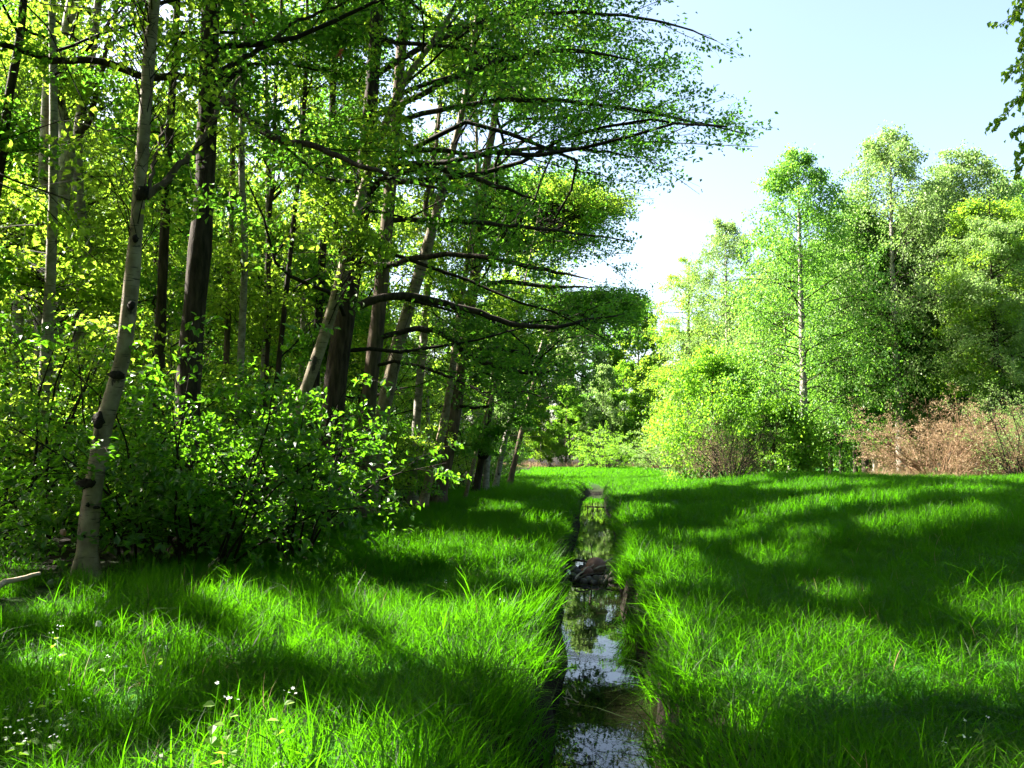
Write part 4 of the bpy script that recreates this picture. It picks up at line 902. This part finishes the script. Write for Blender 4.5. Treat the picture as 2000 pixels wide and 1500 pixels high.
# ------------------------------------------------------------------ dry reeds along the far rims
def build_reeds():
    r = np.random.default_rng(8); protos = [tuft_mesh('reed', 90 + i, 40, .3, .75, .014, .45, 'dry_grass') for i in range(3)]
    x1 = r.uniform(8, 34, 1500); y1 = 34.5 + r.random(1500) ** 1.2 * 10 + .03 * x1
    x1 = x1 + .0; x2 = r.uniform(-8, 24, 900); y2 = 98 + r.random(900) * 4
    x = np.concatenate([x1, x2]); y = np.concatenate([y1, y2]); n = len(x)
    ok = ((x / y > .42) & (r.random(n) < .8)) | ((y > 90) & (r.random(n) < .5)); x, y = x[ok], y[ok]; n = len(x)
    sc = np.where(y > 90, 1.3, .75) * r.uniform(.5, 1.2, n)
    P = np.stack([x, y, terrain(x, y)], 1); rot = np.stack([r.normal(0, .1, n), r.normal(0, .1, n), r.random(n) * 6.28], 1)
    o = instance_field('dry_reeds', protos, P, rot, np.stack([sc, sc, sc], 1), r.integers(0, 3, n)); o['label'] = 'dry reddish brown grass along the far rims of the meadow'
build_reeds()

# ------------------------------------------------------------------ knots, burl, dry leaves
def lump(R3, r, k=10, n=8, rough=.12, flat_bottom=False):
    th = np.linspace(.04, math.pi - .04, n); ph = np.linspace(0, 2 * np.pi, k, endpoint=False)
    T, P_ = np.meshgrid(th, ph, indexing='ij')
    q = 1 + rough * (np.sin(2 * P_ + r.random() * 6) * np.sin(T) + .7 * np.sin(3 * P_ + 2 * T + r.random() * 6) * np.sin(T) + r.normal(0, .5, T.shape) * np.sin(T))
    V = np.stack([np.sin(T) * np.cos(P_) * R3[0] * q, np.sin(T) * np.sin(P_) * R3[1] * q, np.cos(T) * R3[2] * q], -1)
    if flat_bottom: V[..., 2] = np.maximum(V[..., 2], -R3[2] * .45)
    idx = np.arange(n * k).reshape(n, k); A = idx[:-1]; B = idx[1:]
    return V.reshape(-1, 3), np.stack([A, B, np.roll(B, -1, 1), np.roll(A, -1, 1)], -1).reshape(-1, 4)
def part_lump(parent, name, p, R3, mat, seed, rough=.12):
    V, Q = lump(R3, np.random.default_rng(seed), rough=rough); g = Geo(); g.add(V + (np.asarray(p) - np.array(parent.location)), Q)
    return put(name, g.mesh(name, M[mat], True), parent)
for i, (px, py, w, h) in enumerate([(200,822,.085,.11),(178,944,.10,.06),(172,1046,.05,.025),(236,734,.08,.05),(262,600,.05,.06),(180,985,.03,.03),(196,990,.03,.02),(164,1105,.045,.03),(271,470,.05,.05),(286,382,.06,.09)]):
    p = at(px, py, 10.3); part_lump(e_birch, 'knot', p + np.array([0, -.095, 0]), (w, .035, h), 'knot', 300 + i, .3)
part_lump(e_burl, 'burl', at(944, 882, 34) + np.array([0, -.12, 0]), (.30, .28, .33), 'knot', 330, .12)
for i, (px, py) in enumerate([(488, 36), (664, 104)]):
    rr = np.random.default_rng(i + 70); C = at(px, py, 12.6) + rr.normal(0, .045, (9, 3)); g = Geo()
    V, Q, _ = leaves(C - np.array(e_oak.location), rr.uniform(.07, .12, 9), rr.uniform(.04, .06, 9), rr.normal(0, 1, (9, 3)) - [0, 0, .8], norm(rr.normal(0, 1, (9, 3))), two=True); g.add(V, Q)
    put('dry_leaf', g.mesh('dry_leaf', M['dry_leaf']), e_oak)['label'] = 'orange red cluster of dried leaves on a twig'

# ------------------------------------------------------------------ the little dam of stones and sticks in the stream
def single(name, label, cat, V, Q, mat, loc, group=None, smooth=True):
    g = Geo(); g.add(V, Q); o = put(name, g.mesh(name, M[mat], smooth)); o.location = tuple(float(c) for c in loc); return tag(o, label, cat, group)
r = np.random.default_rng(41)
def water_pt(px, py): 
    k = (WZ - CAM_Z); d = at(px, py, 1.0) - np.array([0, 0, CAM_Z]); return np.array([0, 0, CAM_Z]) + d * (k / d[2])
V, Q = lump((.20, .17, .17), r, 14, 10, .14); p = water_pt(1163, 1122)
single('boulder', 'pinkish brown boulder, largest stone of the little dam in the stream', 'stone', V, Q, 'stone_pink', p + np.array([0, .1, .12]))
V, Q = lump((.12, .11, .09), r, 12, 9, .14); p = water_pt(1146, 1124)
single('stone', 'smaller pink stone leaning against the left of the boulder in the dam', 'stone', V, Q, 'stone_pink', p + np.array([0, 0, .07]))
for i, (px, py, w) in enumerate([(1121,1116,.10),(1128,1136,.09),(1139,1139,.08),(1150,1137,.10),(1160,1141,.07),(1168,1135,.10),(1178,1140,.08),(1187,1134,.10),(1196,1126,.09),(1203,1116,.10),(1186,1120,.09),(1178,1114,.08),(1131,1122,.09),(1137,1112,.08),(1120,1128,.08),(1199,1136,.08)]):
    V, Q = lump((w, w * .85, w * .75), r, 10, 7, .2); p = water_pt(px, py)
    single('stone', 'small dark wet stone in the dam around the pink boulder', 'stone', V, Q, 'stone_dark', p + np.array([0, 0, w * .3]), 'dark stones of the stream dam')
def stick(a, b, r0, label, mat='brown_bark', group=None, name='stick', bow=.03):
    a, b = np.asarray(a), np.asarray(b); u = np.linspace(0, 1, 9)[:, None]
    P = a * (1 - u) + b * u + np.array([0, 0, bow]) * np.sin(u * math.pi) + r.normal(0, .008, (9, 3)); P -= a
    V, Q = tubes(P[None], (r0 * np.linspace(1, .5, 9))[None], 6); return single(name, label, 'stick', V, Q, mat, a, group)
up = np.array([0, 0, 1.0])
stick(water_pt(1120,1106)+up*.10, water_pt(1150,1112)+up*.12, .03, 'dark stick slanting down from the left bank onto the dam')
stick(water_pt(1172,1120)+up*.14, water_pt(1208,1110)+up*.20, .025, 'pale stick lying from the boulder up to the right bank', 'pale_wood')
stick(water_pt(1160,1128)+up*.16, water_pt(1206,1124)+up*.12, .022, 'thin pale stick lying across the front of the dam', 'pale_wood')
stick(water_pt(1170,1140)+up*.03, water_pt(1204,1112)+up*.16, .02, 'dark stick propped on the right stones of the dam')
stick(water_pt(1124,1142)+up*.10, water_pt(1160,1126)+up*.20, .018, 'pale brown stick lying over the left stones up to the boulder', 'pale_wood')
stick(water_pt(1180,1143)+up*.05, water_pt(1210,1128)+up*.20, .016, 'thin stick at the right front corner of the dam', 'pale_wood')
stick(water_pt(1118,1140)+up*.04, water_pt(1178,1132)+up*.12, .02, 'long dark stick lying low across the left stones of the dam')
stick(water_pt(1160,1112)+up*.05, water_pt(1160,1112)+up*.52+np.array([-.07,0,0]), .012, 'thin twig standing upright out of the water behind the boulder', 'dark_bark')
stick(water_pt(1150,1182)+up*-.02, water_pt(1156,1150)+up*.03, .012, 'small twig lying on the water in front of the dam', 'dark_bark')
stick(water_pt(1142,991)+up*.02, water_pt(1182,993)+up*.02, .035, 'dark log lying across the far end of the stream', 'dark_bark', name='log')
for i, px in enumerate((1149, 1158, 1166)):
    q = water_pt(px, 996); stick(q - up * .1, q + up * (.22 + .09 * ((i * 2) % 3)) + np.array([.05 * i - .04, .05, 0]), .03, ['left', 'middle', 'right'][i] + ' one of three short stakes at the far end of the stream', 'brown_bark', 'stakes in the stream', 'stake', 0)
a = ground_at(-60, 1208, .18); b = ground_at(78, 1160, .2); stick(a + up * .16, b + up * .2, .035, 'pale fallen branch lying in the grass at the left border', 'pale_wood', name='fallen_branch')
V, Q = lump((.05, .03, .045), r, 9, 7, .4); single('paper_scrap', 'small pale pink scrap caught low in the dark bush left of the nearest birch', 'litter', V, Q, 'pink', at(124, 1040, 11.2))
# floating leaf litter on the near water
for i, (px, py) in enumerate([(1118,1365),(1128,1374),(1110,1380),(1124,1352),(1140,1362),(1105,1360)]):
    p = water_pt(px, py); stick(p + up * .006, p + up * .012 + np.array([r.normal(0, .06), .16 + .1 * r.random(), 0]), .006, 'thin straw stalk floating by the left bank in the near water', 'pale_wood', 'straw stalks on the near water', 'straw_stalk', .004)

# ------------------------------------------------------------------ weeds and white flowers in the near grass
def leaf_mesh(L, W, mat, name='leaf'):
    V, Q, _ = leaves(np.array([[L * .5, 0, 0]]), [L], [W], np.array([[1., 0, 0]]), np.array([[0, 0, 1.]]), .22, True); g = Geo(); g.add(V, Q, np.random.default_rng(int(L * 999)).random(len(V))); return g.mesh(name, M[mat])
def flower_mesh(rad, n=5):
    a = np.arange(n) * 2 * np.pi / n; ax = np.stack([np.cos(a), np.sin(a), np.full(n, .25)], 1)
    V, Q, _ = leaves(ax * rad * .55, np.full(n, rad), np.full(n, rad * .6), ax, np.tile([[0, 0, 1.]], (n, 1)), .1, True); g = Geo(); g.add(V, Q); return g.mesh('flower', M['petal'])
FM = [flower_mesh(.0075), flower_mesh(.009, 6), flower_mesh(.006)]
WL = [leaf_mesh(.075, .055, 'bright_leaf'), leaf_mesh(.06, .045, 'bright_leaf'), leaf_mesh(.05, .035, 'pale_leaf')]
YL = leaf_mesh(.07, .06, 'yellow_leaf')
def weed(px, py_top, py_base, label, nleaf=7, nf=3, yellow=0, seed=0, group=None, cat='weed', name='flowering_weed', leafy=True):
    rr = np.random.default_rng(seed); base = ground_at(px, min(py_base, 1640)); h = at(px, py_top, base[1])[2] - base[2]
    e = thing(name, label, cat, base, group); t = np.linspace(0, 1, 8); lean = rr.normal(0, .06, 2)
    P = np.stack([lean[0] * t ** 2, lean[1] * t ** 2, h * t - .02], 1); g = Geo(); V, Q = tubes(P[None], np.linspace(.0032, .0016, 8)[None], 5); g.add(V, Q)
    put('stem', g.mesh('stem', M['bright_leaf'], True), e)
    for k in range(nleaf):
        u = .25 + .7 * (k + .5) / max(nleaf, 1); i = int(u * 7); o = put('leaf', YL if k < yellow else WL[min(k * 3 // max(nleaf, 1), 2)], e)
        o.location = tuple(P[i]); o.rotation_euler = (rr.normal(0, .3), rr.normal(-.1, .3), k * 2.4 + rr.random()); s_ = rr.uniform(.75, 1.15); o.scale = (s_, s_, s_)
    for k in range(nf):
        o = put('flower', FM[k % 3], e); o.location = tuple(P[-1] + np.array([rr.normal(0, .016), rr.normal(0, .016), rr.uniform(-.015, .015)])); o.rotation_euler = (rr.normal(.3, .4), rr.normal(0, .4), rr.random() * 6)
    return e
weed(402, 1335, 1600, 'tall weed with broad pale leaves and white tip, left of the weed with yellow leaf', 10, 4, 0, 1)
weed(440, 1352, 1610, 'leafy weed with a yellow leaf beside the tallest front weed', 9, 4, 2, 2)
weed(524, 1320, 1560, 'single weed with a white tip standing in the sunny grass right of the leafy pair', 6, 4, 0, 3)
weed(330, 1440, 1640, 'low broad leaved weed at the bottom edge left of the leafy pair', 8, 0, 0, 4)
weed(480, 1445, 1640, 'low weed with a yellow leaf at the bottom edge', 8, 0, 1, 5)
weed(275, 1462, 1640, 'small broad leaved weed near the lower left corner', 7, 0, 0, 6)
weed(868, 1132, 1200, 'pale weed at the top of the left bank seen against the shade', 8, 5, 0, 7)
weed(1008, 1165, 1230, 'white tipped weed on the left bank above the stream', 6, 4, 0, 8)
FP = [(96,1340),(120,1336),(72,1348),(60,1364),(20,1368),(54,1400),(88,1398),(104,1392),(112,1384),(66,1408),(44,1424),(80,1422),(12,1408),(106,1420),(130,1362),(52,1416),(200,1282),(246,1298),(272,1302),(288,1304),(108,1213),(112,1225),(72,1255),(322,1258),(330,1254),(436,1262),(120,1278),(460,1266),(58,1440),(100,1440)]
for i, (px, py) in enumerate(FP):
    weed(px + 3, py, py + 95, 'tiny white wildflower in the shaded grass at the lower left', 2, 3, 0, 30 + i, 'white wildflowers at the lower left', 'wildflower', 'white_wildflower')
for i, (px, py) in enumerate([(1862,1428),(1886,1406),(1906,1402),(1872,1440)]):
    weed(px, py, py + 90, 'tiny white wildflower in the dark grass at the lower right', 2, 3, 0, 80 + i, 'white wildflowers at the lower right', 'wildflower', 'white_wildflower')
e = weed(190, 1218, 1275, 'round white dandelion clock in the grass below the nearest birch', 0, 0, 0, 99, None, 'dandelion', 'dandelion')
def clock():
    rr = np.random.default_rng(5); n = 90; d = norm(rr.normal(0, 1, (n, 3))); V, Q, _ = leaves(d * .02, np.full(n, .02), np.full(n, .009), d, norm(rr.normal(0, 1, (n, 3))), .1); g = Geo(); g.add(V, Q); return g.mesh('seed_head', M['petal'])
o = put('seed_head', clock(), e); o.location = (0, 0, at(190, 1218, e.location[1])[2] - e.location[2])

print('LEAVES', TOTAL[0], 'TRIS', sum(len(m.polygons)*2 for m in bpy.data.meshes))
